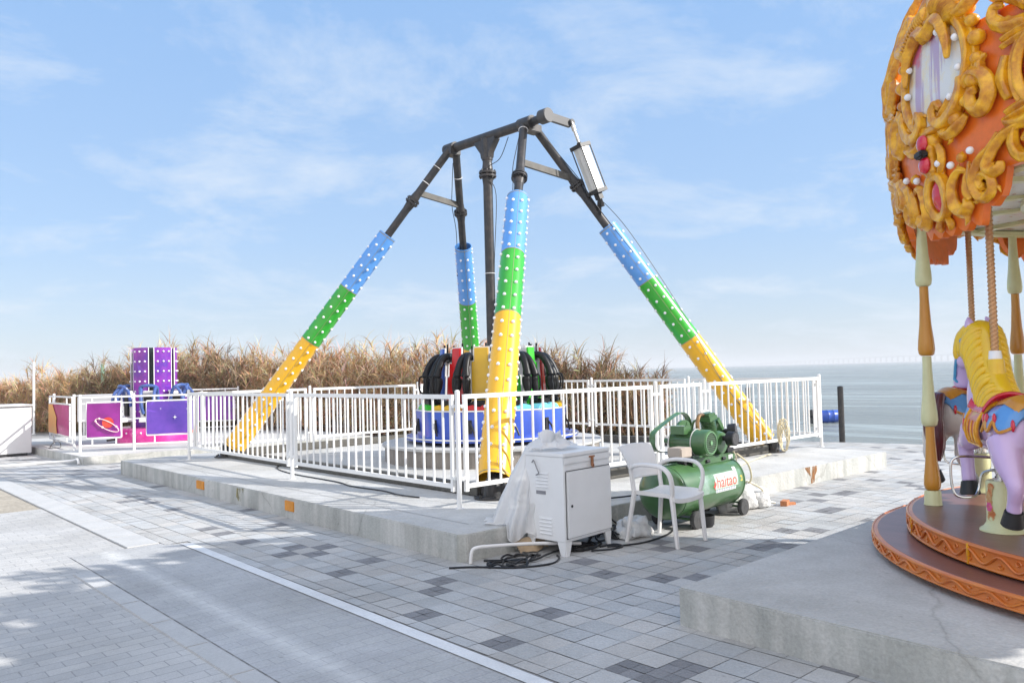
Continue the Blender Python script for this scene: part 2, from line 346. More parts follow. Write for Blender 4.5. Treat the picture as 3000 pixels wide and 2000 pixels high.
br.inputs['Color1'].default_value = (.96, .96, .97, 1); br.inputs['Color2'].default_value = (1.03, 1.03, 1.02, 1); br.inputs['Mortar'].default_value = (.72, .72, .74, 1); l.new(t.outputs['Object'], br.inputs['Vector'])
mq = n.new('ShaderNodeMixRGB'); mq.blend_type = 'MULTIPLY'; mq.inputs['Fac'].default_value = 1; l.new(mu.outputs[0], mq.inputs['Color1']); l.new(br.outputs['Color'], mq.inputs['Color2']); l.new(mq.outputs[0], b.inputs['Base Color'])
mb = MB(); mb.add([(1.80, -40, .002), (2.69, -40, .002), (2.69, 4.955, .002), (1.80, 4.955, .002)], [(0, 1, 2, 3)])
mb.add([(1.80, 4.955, .002), (2.69, 4.955, .002), (2.69, 7.45, .002), (2.54, 7.7, .002), (1.80, 7.7, .002)], [(0, 1, 2, 3, 4)])
struct(mb, 'concrete_apron', apron, smooth=False)
kerbm = mat('kerb_concrete', (.46, .46, .455), .8, var=.08, scale=4, bump=.15, fine=.06)
mb = MB()
for i in range(46): mb.box((1.72, -20.3 + i * .6, -.02), (.13, .594, .055))
for i in range(52): mb.box((2.40, 8.0 + i * .6, -.02), (.28, .594, .06))
struct(mb, 'kerb_strip', kerbm, bevel=.004)
lime = mat('white_line_paint', (.70, .71, .72), .6, var=.08, scale=6, fine=.06, stain=.35)
mb = MB(); mb.add([(2.575, -8, .0085), (2.665, -8, .0085), (2.745, 7.45, .0085), (2.655, 7.5, .0085)], [(0, 1, 2, 3)])
struct(mb, 'painted_line', lime, smooth=False)

# square tiles: one quad per tile, with a tone of its own
grout = mat('tile_joint', (.31, .305, .30), .95, var=.2, scale=20)
mb = MB(); qd = [(2.55, -40), (24, -24), (17.15, 0), (15.15, 5.8), (14.41, 8.7), (14.7, 11.2), (14.7, 15.2), (2.55, 32)]
mb.add([(x, y, -.002) for x, y in qd], [tuple(range(len(qd)))])
struct(mb, 'tile_bedding', grout, smooth=False)
tilem = mat('square_tiles', (.44, .44, .435), .82, var=.06, scale=1.1, bump=.3, bscale=50, fine=.1, stain=.45)
n, l, b = nodes(tilem); at_ = n.new('ShaderNodeAttribute'); at_.attribute_name = 'tone'; mu = n.new('ShaderNodeMixRGB'); mu.blend_type = 'MULTIPLY'; mu.inputs['Fac'].default_value = 1
src = b.inputs['Base Color'].links[0].from_socket; l.new(src, mu.inputs['Color1']); l.new(at_.outputs['Color'], mu.inputs['Color2']); l.new(mu.outputs[0], b.inputs['Base Color'])
Pq = .187; ox, oy = 3.4015, 3.4715
dark = [(3.5, 3.57), (4.61, 3.56), (4.84, 3.39), (3.14, 2.63), (3.33, 2.44), (3.14, 2.42), (3.8, 1.87), (4.4, 3.94), (4.58, 4.34), (5.39, 4.17), (5.58, 4.0), (5.58, 4.36),
        (3.12, 6.39), (3.28, 6.19), (3.27, 6.62), (3.45, 6.42), (3.46, 5.58), (3.1, 5.4), (3.47, 4.75), (3.29, 4.55), (2.92, 4.18), (2.95, 3.45), (3.1, 7.1),
        (5.95, 3.6), (6.14, 3.6), (6.14, 3.42), (6.5, 3.2)]
dset = {(math.floor((x - ox) / Pq), math.floor((y - oy) / Pq)) for x, y in dark}
rt = random.Random(11)
def qx(y): # quay line
    return interp([(-25, 24), (0, 17.2), (5.81, 15.19), (8.7, 14.45), (11.3, 14.75), (20, 15)], y) - .12
for i in range(-5, 78):
    for j in range(-56, 140):
        x0 = ox + i * Pq; y0 = oy + j * Pq
        xl = 2.752 - .004 * (7.4 - y0) * 0 if y0 < 7.4 else 2.55
        if x0 + Pq < xl + .03 or x0 + Pq > qx(y0): continue
        if y0 < -4 and x0 > 9: continue
        if x0 > 3.98 and x0 < 11.5 and y0 > 5.1 and y0 < 13.7: continue
        if x0 > 4.2 and y0 > 17 : continue
        near = (x0 < 5.9 and y0 > 1.5 and y0 < 7.4)
        if x0 < xl: dk = False
        elif (i, j) in dset: dk = True
        elif near: dk = False
        else: dk = rt.random() < (.075 if x0 > 6 else .045)
        if dk:
            h = Pq / 2
            for a in (0, 1):
                for c in (0, 1):
                    tt = rt.uniform(.44, .58); g_ = .004
                    mb_ = (x0 + a * h + g_ / 2, y0 + c * h + g_ / 2, x0 + a * h + h - g_ / 2, y0 + c * h + h - g_ / 2, (tt * .98, tt * .98, tt * 1.04))
                    if 'TL' not in globals(): TL = []
                    TL.append(mb_)
        else:
            tt = rt.uniform(.91, 1.09); wm = rt.uniform(-.03, .03)
            if 'TL' not in globals(): TL = []
            TL.append((max(x0 + .003, xl), y0 + .0018, x0 + Pq - .003, y0 + Pq - .0018, (tt * (1 + wm), tt, tt * (1 - wm))))
me = bpy.data.meshes.new('tiled_paving'); vs = []; fs = []
for q, (xa, ya, xb, yb, c) in enumerate(TL):
    z = .003 + rt.uniform(0, .001); sx_, sy_ = rt.uniform(-.0009, .0009), rt.uniform(-.0009, .0009); vs += [(xa, ya, z - sx_ - sy_), (xb, ya, z + sx_ - sy_), (xb, yb, z + sx_ + sy_), (xa, yb, z - sx_ + sy_)]; fs.append((4 * q, 4 * q + 1, 4 * q + 2, 4 * q + 3))
me.from_pydata(vs, [], fs); me.materials.append(tilem)
ca = me.attributes.new('tone', 'FLOAT_COLOR', 'FACE')
ca.data.foreach_set('color', [v for q in TL for v in (*q[4], 1.0)])
ob = bpy.data.objects.new('tiled_paving', me); COL.objects.link(ob); ob['kind'] = 'structure'

# concrete slabs
def slab(name, poly, z0, z1, m=concrete, bev=.008):
    mb = MB(); k = len(poly)
    mb.add([(x, y, z0) for x, y in poly] + [(x, y, z1) for x, y in poly], [tuple(range(k))[::-1], tuple(range(k, 2 * k))] + [(i, (i + 1) % k, (i + 1) % k + k, i + k) for i in range(k)])
    return struct(mb, name, m, bevel=bev)
slab('ride_platform', [(3.93, 5.04), (3.99, 4.99), (11.62, 4.93), (11.75, 13.9), (3.98, 13.87)], -.05, .22)
slab('tower_platform', [(3.95, 15.95), (9.6, 15.35), (9.9, 22.5), (3.80, 22.3)], -.05, .15)
slab('carousel_platform', [(3.85, 2.86), (9.6, 2.98), (9.8, -3.2), (3.65, -3.2)], -.05, .22)
rust = mat('rust_stain', (.33, .15, .05), .9, scale=14, col2=(.62, .50, .36), thr=(.35, .6))
# dark gap line and hairline cracks cast in the ride platform top
mb = MB(); mb.add([(4.255, 5.3, .2245), (4.263, 5.3, .2245), (4.267, 13.8, .2245), (4.259, 13.8, .2245)], [(0, 1, 2, 3)])
struct(mb, 'expansion_joint', grout, smooth=False)
def stain_mat(name, c):
    m_ = bpy.data.materials.new(name); m_.use_nodes = True; n, l, b = nodes(m_); b.inputs['Base Color'].default_value = (*c, 1); b.inputs['Roughness'].default_value = .9
    t = n.new('ShaderNodeTexCoord'); z = n.new('ShaderNodeTexNoise'); z.inputs['Scale'].default_value = 16; z.inputs['Detail'].default_value = 6; mp = n.new('ShaderNodeMapping'); mp.inputs['Scale'].default_value = (1, 1, .3); l.new(t.outputs['Object'], mp.inputs['Vector']); l.new(mp.outputs[0], z.inputs['Vector'])
    r_ = n.new('ShaderNodeMapRange'); r_.inputs['From Min'].default_value = .42; r_.inputs['From Max'].default_value = .62; r_.inputs['To Max'].default_value = .8; l.new(z.outputs['Fac'], r_.inputs['Value']); l.new(r_.outputs[0], b.inputs['Alpha']); return m_
mb = MB(); mb.prism([(9.30, .219), (9.62, .219), (9.60, .15), (9.55, .10), (9.53, .02), (9.45, .01), (9.44, .10), (9.38, .14), (9.34, .18)], lambda u, v, d_: Vector((u, 4.946 - .0079 * (u - 9.62) * 0 - d_, v)), .0, .0015); struct(mb, 'rust_stain', stain_mat('rust_streak', (.30, .13, .04)), smooth=False)
mb = MB(); mb.prism([(9.10, .21), (9.28, .20), (9.30, .10), (9.22, .04), (9.12, .08)], lambda u, v, d_: Vector((3.949 + d_, u, v)), -.0, -.0015); struct(mb, 'damp_stain', stain_mat('ochre_streak', (.32, .28, .12)), smooth=False)
# orange step markers let into the slab edge
for (yy, h) in ((10.43, 'the far orange marker in the edge of the ride platform, nearer the tower'), (7.92, 'the near orange marker in the edge of the ride platform, nearer the corner')):
    mo = mat('marker_orange', (.62, .25, .03), .7, var=.15, scale=15, bump=.3)
    mb = MB(); mb.box((3.945 + (yy - 5) * .0056 - .015, yy, .135), (.03, .19 if yy < 9 else .24, .105))
    mb.thing('edge_marker', mo, h, 'marker', (3.94, yy, .08), group='orange markers in the platform edge', bevel=.003)
# ------------------------------------------------------------------ pendulum ride
ride = root('pendulum_ride', 'tall pendulum swing ride on four striped blue, green and yellow legs with white bulbs', 'fairground ride', (7.95, 9.3, .22))
F = {'front': (5.3, 6.2), 'right': (10.72, 6.2), 'left': (5.3, 12.84), 'back': (10.6, 12.84)}
Tp = {'front': (7.93, 8.38, 5.06), 'right': (8.25, 8.42, 5.05), 'left': (7.88, 10.08, 5.08), 'back': (7.99, 10.05, 5.05)}
TT = {'front': (.745, .565, .395), 'right': (.70, .53, .35), 'left': (.725, .55, .38), 'back': (.72, .535, .37)}
bulb_me = MB().ball((0, 0, 0), .021, 10, 6).mesh('light_bulb', bulbm)
allb = []
for k_ in ('front', 'right', 'left', 'back'):
    a = Vector((*F[k_], .22)); b_ = Vector(Tp[k_]); d = b_ - a; ax = d.normalized()
    u = ax.cross(Vector((0, 0, 1))).normalized(); w = ax.cross(u)
    mb = MB(); mb.cyl(a + d * .012, b_, .062, n=16)
    fl = a + d * {'front': .815, 'right': .83, 'left': .835, 'back': .825}[k_]
    for o in (-.022, .022): mb.cyl(fl + ax * (o - .014), fl + ax * (o + .014), .112, n=18)
    for q in range(8):
        an = q * math.pi / 4; c = fl + (u * math.cos(an) + w * math.sin(an)) * .09; mb.cyl(c - ax * .055, c + ax * .055, .012, n=6)
    mb.cyl(fl - ax * .16, fl - ax * .03, .064, .078, n=16); mb.cyl(fl + ax * .03, fl + ax * .16, .078, .064, n=16)
    leg = mb.build('leg', dark_steel, ride)
    t2, t1, t0 = TT[k_]
    # coloured sleeve: ripples at the bottom where the shell sags, tapering upwards
    def rad(t): return lerp(.176, .147, t / .74)
    prof = []; ts = sorted({*(i * .0125 + .035 for i in range(int((t2 - .035) / .0125) + 1)), t0, t1, t2})
    mb = MB(); rings = []; n_ = 24
    for t in ts:
        r_ = rad(t)
        if t < .22: r_ += .006 * abs(math.sin(t * 60)) - .003
        c = a + d * t; rings.append(([c + (u * math.cos(2 * math.pi * j / n_) + w * math.sin(2 * math.pi * j / n_)) * r_ for j in range(n_)], t))
    vs = [p for rg, _ in rings for p in rg]; o = 0
    for i in range(len(rings) - 1):
        tm = (rings[i][1] + rings[i + 1][1]) / 2; mb.mat(0 if tm < t0 else (1 if tm < t1 else 2))
        mb.add(rings[i][0] + rings[i + 1][0], [(j, (j + 1) % n_, (j + 1) % n_ + n_, j + n_) for j in range(n_)])
    mb.mat(2); c = a + d * t2   # open top with inner wall
    inn = [[c + (u * math.cos(2 * math.pi * j / n_) + w * math.sin(2 * math.pi * j / n_)) * (rad(t2) - dr) - ax * dz for j in range(n_)] for dr, dz in ((0, 0), (.01, 0), (.012, .5))]
    for i in (0, 1): mb.add(inn[i] + inn[i + 1], [(j, (j + 1) % n_, (j + 1) % n_ + n_, j + n_) for j in range(n_)])
    slv = mb.build('sleeve', [yellow, green, blue], leg)
    mb = MB()   # overlap bands where the shells join, and a lengthwise lap seam
    for tt_ in (t0, t1, t2 - .004, .04): c = a + d * tt_; mb.cyl(c - ax * .006, c + ax * .006, rad(tt_) + .0022, n=24, caps=False)
    fz = math.atan2((Vector((0, 0, CAMH)) - a).dot(w), (Vector((0, 0, CAMH)) - a).dot(u)) + .1
    mb.tube([a + d * t_ + (u * math.cos(fz) + w * math.sin(fz)) * (rad(t_) + .0005) for t_ in (t2, t2 * .75, t2 * .5, t2 * .3, .05)], .0028, 5)
    mb.build('seam', mat('seam_grey', (.30, .26, .16), .5), slv)
    # lengthwise seam strip on the sleeve
    mid_ = a + d * .4; tc_ = Vector((0, 0, CAMH)) - mid_; face = math.atan2(tc_.dot(w), tc_.dot(u))
    for q in range(8):
        an = face + R(22.5 + 45 * q)
        for i in range(40):
            t = .055 + i * (.205 / d.length) + (0 if q % 4 in (0, 3) else .1025 / d.length)
            if t > t2 - .012: break
            nrm = u * math.cos(an) + w * math.sin(an); c = a + d * t + nrm * (rad(t) + .006)
            tocam = (Vector((0, 0, CAMH)) - c); vis = nrm.dot(tocam.normalized())
            allb.append((c, vis, tocam.length, slv))
    # foot
    mb = MB(); az_ = math.atan2(d.y, d.x)
    mb.lathe([(.19, 0), (.19, .022), (.10, .03), (.09, .14), (.06, .2)], (a.x, a.y, .22), 20)
    for q in range(6):
        an = q * math.pi / 3; mb.cyl((a.x + .16 * math.cos(an), a.y + .16 * math.sin(an), .23), (a.x + .16 * math.cos(an), a.y + .16 * math.sin(an), .27), .015, n=6)
    mb.box((a.x + .0, a.y, .31), (.20, .06, .16), az_); mb.box((a.x, a.y, .32), (.06, .22, .10), az_)
    mb.build('foot', dark_steel, leg)
vis_b = sorted([x for x in allb if x[1] > -.12], key=lambda x: x[2]); top100 = vis_b[:100]; ids = {id(x) for x in top100}
for c, v_, dd, sl in top100:
    o = bpy.data.objects.new('light_bulb', bulb_me); COL.objects.link(o); o.parent = sl; o.location = c - ride.location
mb = MB()
for x in allb:
    if id(x) not in ids: mb.ball(x[0], .021, 8, 5)
ob = mb.build('light_bulbs', bulbm, ride, merge=False, ang=180); ob['kind'] = 'stuff'
# axle with knuckles
AX = Vector((7.97, 8.2, 5.10)); BX = Vector((7.94, 10.22, 5.12))
mb = MB(); mb.cyl(AX, BX, .072, n=18); mb.cyl((7.97, 8.22, 5.1), (7.97, 8.5, 5.1), .10, n=20); mb.cyl((7.94, 9.98, 5.115), (7.94, 10.24, 5.115), .098, n=20)
mb.box((8.07, 8.40, 5.06), (.34, .18, .12)); mb.box((7.93, 10.08, 5.07), (.20, .22, .15))
mb.cyl((7.98, 7.98, 5.11), (7.97, 8.25, 5.10), .06, n=14)
mb.build('axle', dark_steel, ride, bevel=.01)
for (p, q, lab) in (((7.12, 7.72, 3.72), (9.02, 7.72, 3.72), 'front'), ((7.03, 10.75, 4.0), (8.93, 10.75, 4.0), 'rear')):
    mb = MB()
    pa = Vector(F['front'] + (.22,)) if lab == 'front' else Vector(F['left'] + (.22,)); pb = Vector(Tp['front'] if lab == 'front' else Tp['left'])
    qa = Vector(F['right'] + (.22,)) if lab == 'front' else Vector(F['back'] + (.22,)); qb = Vector(Tp['right'] if lab == 'front' else Tp['back'])
    t = .868 if lab == 'front' else .862; P0 = pa.lerp(pb, t); P1 = qa.lerp(qb, t - .015)
    mb.bar(P0, P1, .05, .09); mb.build('cross_brace', beam_steel, ride)
# pendulum arm
mb = MB(); C0 = Vector((7.955, 9.24, 5.1))
mb.cyl(C0 - Vector((0, 0, .05)), (7.955, 9.24, 1.15), .073, n=18)
mb.prism([(-.085, 4.78), (.085, 4.78), (.10, 4.86), (.24, 5.03), (.24, 5.07), (-.24, 5.07), (-.24, 5.03), (-.10, 4.86)], lambda u, v, d_: Vector((7.955 + d_, 9.24 + u, v)), -.055, .055); mb.cyl((7.955, 9.24, 4.75), (7.955, 9.24, 5.08), .085, n=18)
for z in (4.50, 4.555): mb.cyl((7.955, 9.24, z - .015), (7.955, 9.24, z + .015), .135, n=18)
for q in range(8): mb.cyl((7.955 + .11 * math.cos(q * .785), 9.24 + .11 * math.sin(q * .785), 4.46), (7.955 + .11 * math.cos(q * .785), 9.24 + .11 * math.sin(q * .785), 4.6), .013, n=6)
mb.lathe([(.073, 4.36), (.085, 4.46)], (7.955, 9.24, 0), 18); mb.lathe([(.085, 4.6), (.073, 4.7)], (7.955, 9.24, 0), 18)
mb.build('pendulum_arm', dark_steel, ride)
# crank, rod and air cylinder
mb = MB(); mb.cyl((7.98, 7.90, 5.12), (7.98, 8.06, 5.12), .105, n=20); mb.bar((7.98, 7.96, 5.12), (8.46, 7.96, 5.10), .05, .13); mb.cyl((8.47, 7.90, 5.11), (8.47, 8.03, 5.11), .05, n=16)
mb.build('crank_arm', mat('crank_steel', (.07, .07, .072), .5, .2, var=.1), ride, bevel=.008)
ca_, cb_ = Vector((8.47, 7.93, 5.10)), Vector((8.85, 7.75, 3.98))
dv = (cb_ - ca_).normalized(); c1 = ca_ + dv * .36; c2 = ca_ + dv * 1.06
mb = MB(); mb.cyl(ca_, c1, .022, n=10); mb.cyl(ca_ - dv * .03, ca_ + dv * .12, .032, n=10); mb.build('piston_rod', chrome, ride)
uu = dv.cross(Vector((0, 1, 0))).normalized(); ww = dv.cross(uu)
mb = MB(); mb.cyl(c1, c2, .092, n=24); mb.box((c1 + c2) / 2, (.172, .145, (c2 - c1).length), M=Matrix((uu, ww, dv)).transposed()); mb.box((c1 + c2) / 2, (.145, .172, (c2 - c1).length), M=Matrix((uu, ww, dv)).transposed())
mcy = mb.build('air_cylinder', alu, ride)
mb = MB(); Mx = Matrix((uu, ww, dv)).transposed()
for c in (c1, c2): mb.box(c, (.225, .225, .055), M=Mx)
for i in (-1, 1):
    for j in (-1, 1): mb.cyl(c1 + uu * .1 * i + ww * .1 * j, c2 + uu * .1 * i + ww * .1 * j, .009, n=6)
mb.box(c2 + dv * .07, (.09, .09, .1), M=Mx); mb.bar(c2 + dv * .07, cb_ + dv * .1, .05, .05); mb.bar(c2 + dv * .1, Vector(F['right'] + (.22,)).lerp(Vector(Tp['right']), .735), .05, .12)
mb.cyl(c1 - dv * .06, c1, .035, n=10)
mb.build('end_cap', black, mcy)
# base frame beams
mb = MB()
for p, q in (('front', 'left'), ('front', 'right'), ('right', 'back'), ('left', 'back')):
    a = Vector((*F[p], .285)); b_ = Vector((*F[q], .285)); dd = (b_ - a).normalized(); mb.bar(a + dd * .18, b_ - dd * .18, .10, .115)
mb.build('base_frame', beam_steel, ride, bevel=.005)
# electric cables hanging down legs
mb = MB()
def hang(pts, r=.006): mb.tube(spline(pts, 6), r, 5)
hang([(7.96, 8.75, 5.0), (7.96, 8.95, 4.72), (7.9, 9.16, 4.62), (7.87, 9.17, 4.45), (8.03, 9.14, 4.2), (7.98, 9.17, 3.0), (7.97, 9.16, 1.6)])
for k_, off in (('front', (-.09, .0, 0)), ('back', (-.1, .02, 0)), ('right', (-.04, -.12, -.02))):
    a = Vector((*F[k_], .22)); b_ = Vector(Tp[k_]); o = Vector(off)
    hang([a.lerp(b_, t) + o * s_ for t, s_ in ((.97, .7), (.9, 1.2), (.84, 1.5), (.76, 1.1), (.62, 1.6))])
hang([(8.85, 7.75, 4.0), (9.05, 7.4, 3.5), (9.5, 6.9, 2.4), (10.0, 6.55, 1.3), (10.4, 6.2, .6)], .005)
mb.build('cable', black, ride)
mb = MB()
for k_, t in (('front', .985), ('left', .945), ('back', .93), ('left', .895)):
    a = Vector((*F[k_], .22)); b_ = Vector(Tp[k_]); c = a.lerp(b_, t); ax = (b_ - a).normalized(); u = ax.cross(Vector((0, 0, 1))).normalized(); w = ax.cross(u)
    mb.tube([c + (u * math.cos(j * math.pi / 8) + w * math.sin(j * math.pi / 8)) * .067 for j in range(16)], .006, 5, closed=True)
for z in (4.78, 3.0): mb.tube([(7.955 + .078 * math.cos(j * .3927), 9.24 + .078 * math.sin(j * .3927), z) for j in range(16)], .006, 5, closed=True)
mb.build('cable_tie', white_plastic, ride)

# gondola
GC = Vector((7.95, 9.27, 0))
stage_m = mat('stage_skirt', (.26, .235, .21), .8, var=.25, scale=5, stretch=(6, 6, .5), bump=.3)
mb = MB(); mb.lathe([(1.62, .0), (1.62, .22)], (GC.x, GC.y, .22), 48)
stg = mb.thing('boarding_stage', [stage_m], 'low round boarding stage under the blue gondola', 'stage', (GC.x, GC.y, .22))
mb = MB(); mb.lathe([(1.66, 0), (1.66, .035)], (GC.x, GC.y, .44), 48); mb.build('deck', mat('stage_top', (.46, .46, .45), .8, var=.1), stg, bevel=.004)
gon = MB()
pr = [(1.30, .53), (1.30, .565), (1.14, .58), (1.13, .62), (1.165, .93), (1.15, .955), (.6, .96), (.3, .97)]
# twelve softly lobed blue panels
n_ = 144; vs = []; fs = []
for r_, z in pr:
    for j in range(n_):
        a = 2 * math.pi * j / n_; lob = 1 - .030 * abs(math.sin(6 * a + .4)) ** .5 * (1 if .57 < z < .96 else 0)
        vs.append((GC.x + r_ * lob * math.cos(a), GC.y + r_ * lob * math.sin(a), z))
for i in range(len(pr) - 1):
    for j in range(n_): fs.append((i * n_ + j, i * n_ + (j + 1) % n_, (i + 1) * n_ + (j + 1) % n_, (i + 1) * n_ + j))
gon.add(vs, fs); gon.add(vs[:n_], [tuple(range(n_))[::-1]])
gondola = gon.build('gondola', gblue, ride)
mb = MB()
for z, r_ in ((.955, 1.155), (.565, 1.30)):
    pts = []
    for j in range(96):
        a = 2 * math.pi * j / 96; lob = 1 - (.030 * abs(math.sin(6 * a + .4)) ** .5 if z > .9 else 0); pts.append((GC.x + r_ * lob * math.cos(a), GC.y + r_ * lob * math.sin(a), z))
    mb.tube(pts, .011, 6, closed=True)
mb.build('trim', white_plastic, gondola)
for q in range(12):   # black foot slots and buckles in the skirt
    mb = MB(); a = R(228 + 15 + 30 * q); c = Vector((GC.x + 1.125 * math.cos(a), GC.y + 1.125 * math.sin(a), .74)); mb.box(c, (.03, .07, .19), a)
    mb.tube([c + Vector((0, 0, .08)), c + Vector((.04 * math.cos(a), .04 * math.sin(a), -.02)) + Vector((-math.sin(a), math.cos(a), 0)) * .06, c + Vector((.05 * math.cos(a), .05 * math.sin(a), -.13)) + Vector((-math.sin(a), math.cos(a), 0)) * .10], .014, 6); mb.build('belt', black, gondola)
mb = MB(); mb.lathe([(.45, .95), (.45, 1.25), (.2, 1.3), (.16, 1.75), (.1, 1.8)], (GC.x, GC.y, 0), 24); mb.build('hub', dark_steel, gondola)
cols = [yelp, red, blup, grnp]; lip = [red, yelp, grnp, cyanp]
camaz = math.degrees(math.atan2(-GC.y, -GC.x))   # direction from gondola to camera
def seat(az_, ci):
    a = R(az_); er = Vector((math.cos(a), math.sin(a), 0)); et = Vector((-math.sin(a), math.cos(a), 0)); c = Vector((GC.x, GC.y, 0))
    P = lambda r_, t, z: c + er * r_ + et * t + Vector((0, 0, z))
    mb = MB()   # bucket
    mb.prism([(-.13, .97), (.13, .97), (.135, 1.05), (.09, 1.10), (-.09, 1.10), (-.135, 1.05)], lambda u, v, d_: P(d_, u, v), .66, 1.02)
    st = mb.build('seat', padblack, gondola, bevel=.012)
    mb = MB()
    poly = [(-.16, .98), (.16, .98), (.16, 1.43), (.125, 1.43), (.125, 1.63), (.075, 1.63), (.075, 1.85), (-.075, 1.85), (-.075, 1.63), (-.125, 1.63), (-.125, 1.43), (-.16, 1.43)]
    if ci == 0: poly = [(-.135, .98), (.135, .98), (.14, 1.65), (.10, 1.65), (.10, 1.85), (-.10, 1.85), (-.10, 1.65), (-.14, 1.65)]
    mb.prism(poly, lambda u, v, d_: P(d_ - (v - 1) * .06, u, v), .78, .83); bk = mb.build('backrest', cols[ci], st, bevel=.006)
    mb = MB(); mb.prism([(u * 1.17, v + .018) for u, v in poly], lambda u, v, d_: P(d_ - (v - 1) * .06, u, v), .775, .80); mb.build('backrest_edge', white_plastic, st)
    mb = MB()
    for s_ in (-1, 1):
        pts = [(.60, .17 * s_, 1.66), (.68, .18 * s_, 1.735), (.82, .185 * s_, 1.72), (.92, .19 * s_, 1.60), (.975, .19 * s_, 1.45), (.955, .185 * s_, 1.36), (.985, .185 * s_, 1.19), (.94, .15 * s_, 1.09)]
        mb.tube([P(*p) for p in spline(pts, 4)], [.040] * 5 + [.050] * 10 + [.058, .062, .040, .058, .062, .062, .060, .056, .045, .04, .04, .04, .04, .04], 10)
        mb.tube([P(*p) for p in spline([(.98, .19 * s_, 1.46), (1.06, .20 * s_, 1.44), (1.08, .20 * s_, 1.34), (1.06, .20 * s_, 1.22), (.98, .19 * s_, 1.19)], 4)], .013, 6)
    mb.tube([P(.93, t, 1.15) for t in (-.14, -.05, .05, .14)], .03, 8); mb.cyl(P(.70, .06, 1.72), P(.70, .06, 1.92), .014, n=8); mb.tube([P(.70, t, 1.70) for t in (-.18, -.06, .06, .18)], .035, 8)
    mb.build('shoulder_restraint', padblack, st)
    mb = MB(); mb.prism([(-.26, .955), (.26, .955), (.2, 1.02), (.07, 1.045), (0, 1.0), (-.07, 1.045), (-.2, 1.02)], lambda u, v, d_: P(d_, u, v), .90, 1.09)
    mb.build('front_ledge', lip[ci], st, bevel=.015)
for q, ci in enumerate([0, 3, 3, 1, 2, 0, 3, 2, 1, 3, 2, 1]):
    seat(camaz + 10 + 30 * q if False else camaz - 10 + 30 * q + 0, ci)
# ------------------------------------------------------------------ white railings
def rail_fence(label, posts, panels, z0, zt=1.27, zb=.42, pitch=.16, group='white railing runs round the swing ride', latch=None):
    o = Vector(posts[0]).to_3d(); o.z = z0
    rt_ = root('metal_railing', label, 'railing', o, group)
    for p in posts:
        mb = MB(); x, y = p; mb.cyl((x, y, z0), (x, y, zt + .055), .024, n=12); mb.ball((x, y, zt + .055), .024, 10, 4, (1, 1, .5)); mb.cyl((x, y, z0), (x, y, z0 + .006), .045, n=12)
        mb.build('post', white_paint, rt_)
    for a, b_ in panels:
        a = Vector(a); b_ = Vector(b_); d = b_ - a; Ln = d.length; e = d.normalized()
        mb = MB(); V = lambda s_, z: (a.x + e.x * s_, a.y + e.y * s_, z)
        mb.bar(V(0, zt), V(Ln, zt), .034, .042); mb.bar(V(0, zb), V(Ln, zb), .030, .040)
        for s_ in (.02, Ln - .02): mb.bar(V(s_, zb - .05), V(s_, zt - .021), .036, .036)
        k = max(2, round(Ln / pitch))
        for i in range(1, k): mb.cyl(V(Ln * i / k, zb + .02), V(Ln * i / k, zt - .02), .0125, n=8, caps=False)
        for s_ in (0, Ln):
            for z in (zb + .08, zt - .09): mb.box(V(s_ + (-.02 if s_ == 0 else .02), z), (.045, .045, .03))
        mb.build('railing_panel', white_paint, rt_)
    if latch:
        mb = MB(); mb.box(latch, (.16, .05, .04)); mb.box((latch[0] - .04, latch[1] - .01, latch[2] - .03), (.05, .05, .05)); mb.build('latch', white_paint, rt_)
    return rt_
FX, FY, BX_, BY_ = 4.70, 5.98, 11.79, 13.02
rail_fence('white railing along the left side of the ride platform, its bars shading the slab', [(FX, FY), (FX + .0, 9.36), (4.765, 13.02)], [((FX, FY + .07), (FX, 9.28)), ((FX, 9.44), (4.76, 12.95))], .22, pitch=.163)
rail_fence('white railing with a latched gate behind the white cabinet and the green compressor', [(7.725, FY), (8.735, FY), (BX_, FY)], [((FX + .07, FY), (7.65, FY)), ((7.80, FY), (8.66, FY)), ((8.82, FY), (BX_ - .05, FY))], .22, pitch=.15, latch=(8.66, 5.95, .92))
rail_fence('white railing along the rear of the ride platform, nearest the purple tower', [(6.9, BY_), (9.25, BY_)], [((4.84, BY_), (6.83, BY_)), ((6.97, BY_), (9.18, BY_)), ((9.32, BY_), (11.72, BY_))], .22)
rail_fence('white railing on the sea side of the ride platform, right behind the gondola', [(BX_, 8.4), (BX_, 10.7), (BX_, BY_)], [((BX_, FY + .07), (BX_, 8.33)), ((BX_, 8.47), (BX_, 10.63)), ((BX_, 10.77), (BX_, BY_ - .06))], .22)

# ------------------------------------------------------------------ wire fence and dried reeds behind
reed = mat('dried_reed', (1, 1, 1), .8, var=.08, scale=3)
n, l, b = nodes(reed); at_ = n.new('ShaderNodeAttribute'); at_.attribute_name = 'tone'; mu = n.new('ShaderNodeMixRGB'); mu.blend_type = 'MULTIPLY'; mu.inputs['Fac'].default_value = 1
src = b.inputs['Base Color'].links[0].from_socket; l.new(src, mu.inputs['Color1']); l.new(at_.outputs['Color'], mu.inputs['Color2']); l.new(mu.outputs[0], b.inputs['Base Color'])
rr_ = random.Random(5)
line = [(-6, 44), (3.5, 31.5), (7.2, 26.6), (9.3, 21.5), (11.6, 15.8), (13.6, 12.2), (14.45, 10.9)]
def along(t):
    Ls = [math.dist(p, q) for p, q in zip(line, line[1:])]; tot = sum(Ls); s_ = t * tot
    for (p, q), L_ in zip(zip(line, line[1:]), Ls):
        if s_ <= L_: f = s_ / L_; return (lerp(p[0], q[0], f), lerp(p[1], q[1], f)), ((q[1] - p[1]) / L_, -(q[0] - p[0]) / L_)
        s_ -= L_
    return line[-1], (1, 0)
hk = [rr_.uniform(-1, 1) for _ in range(80)]
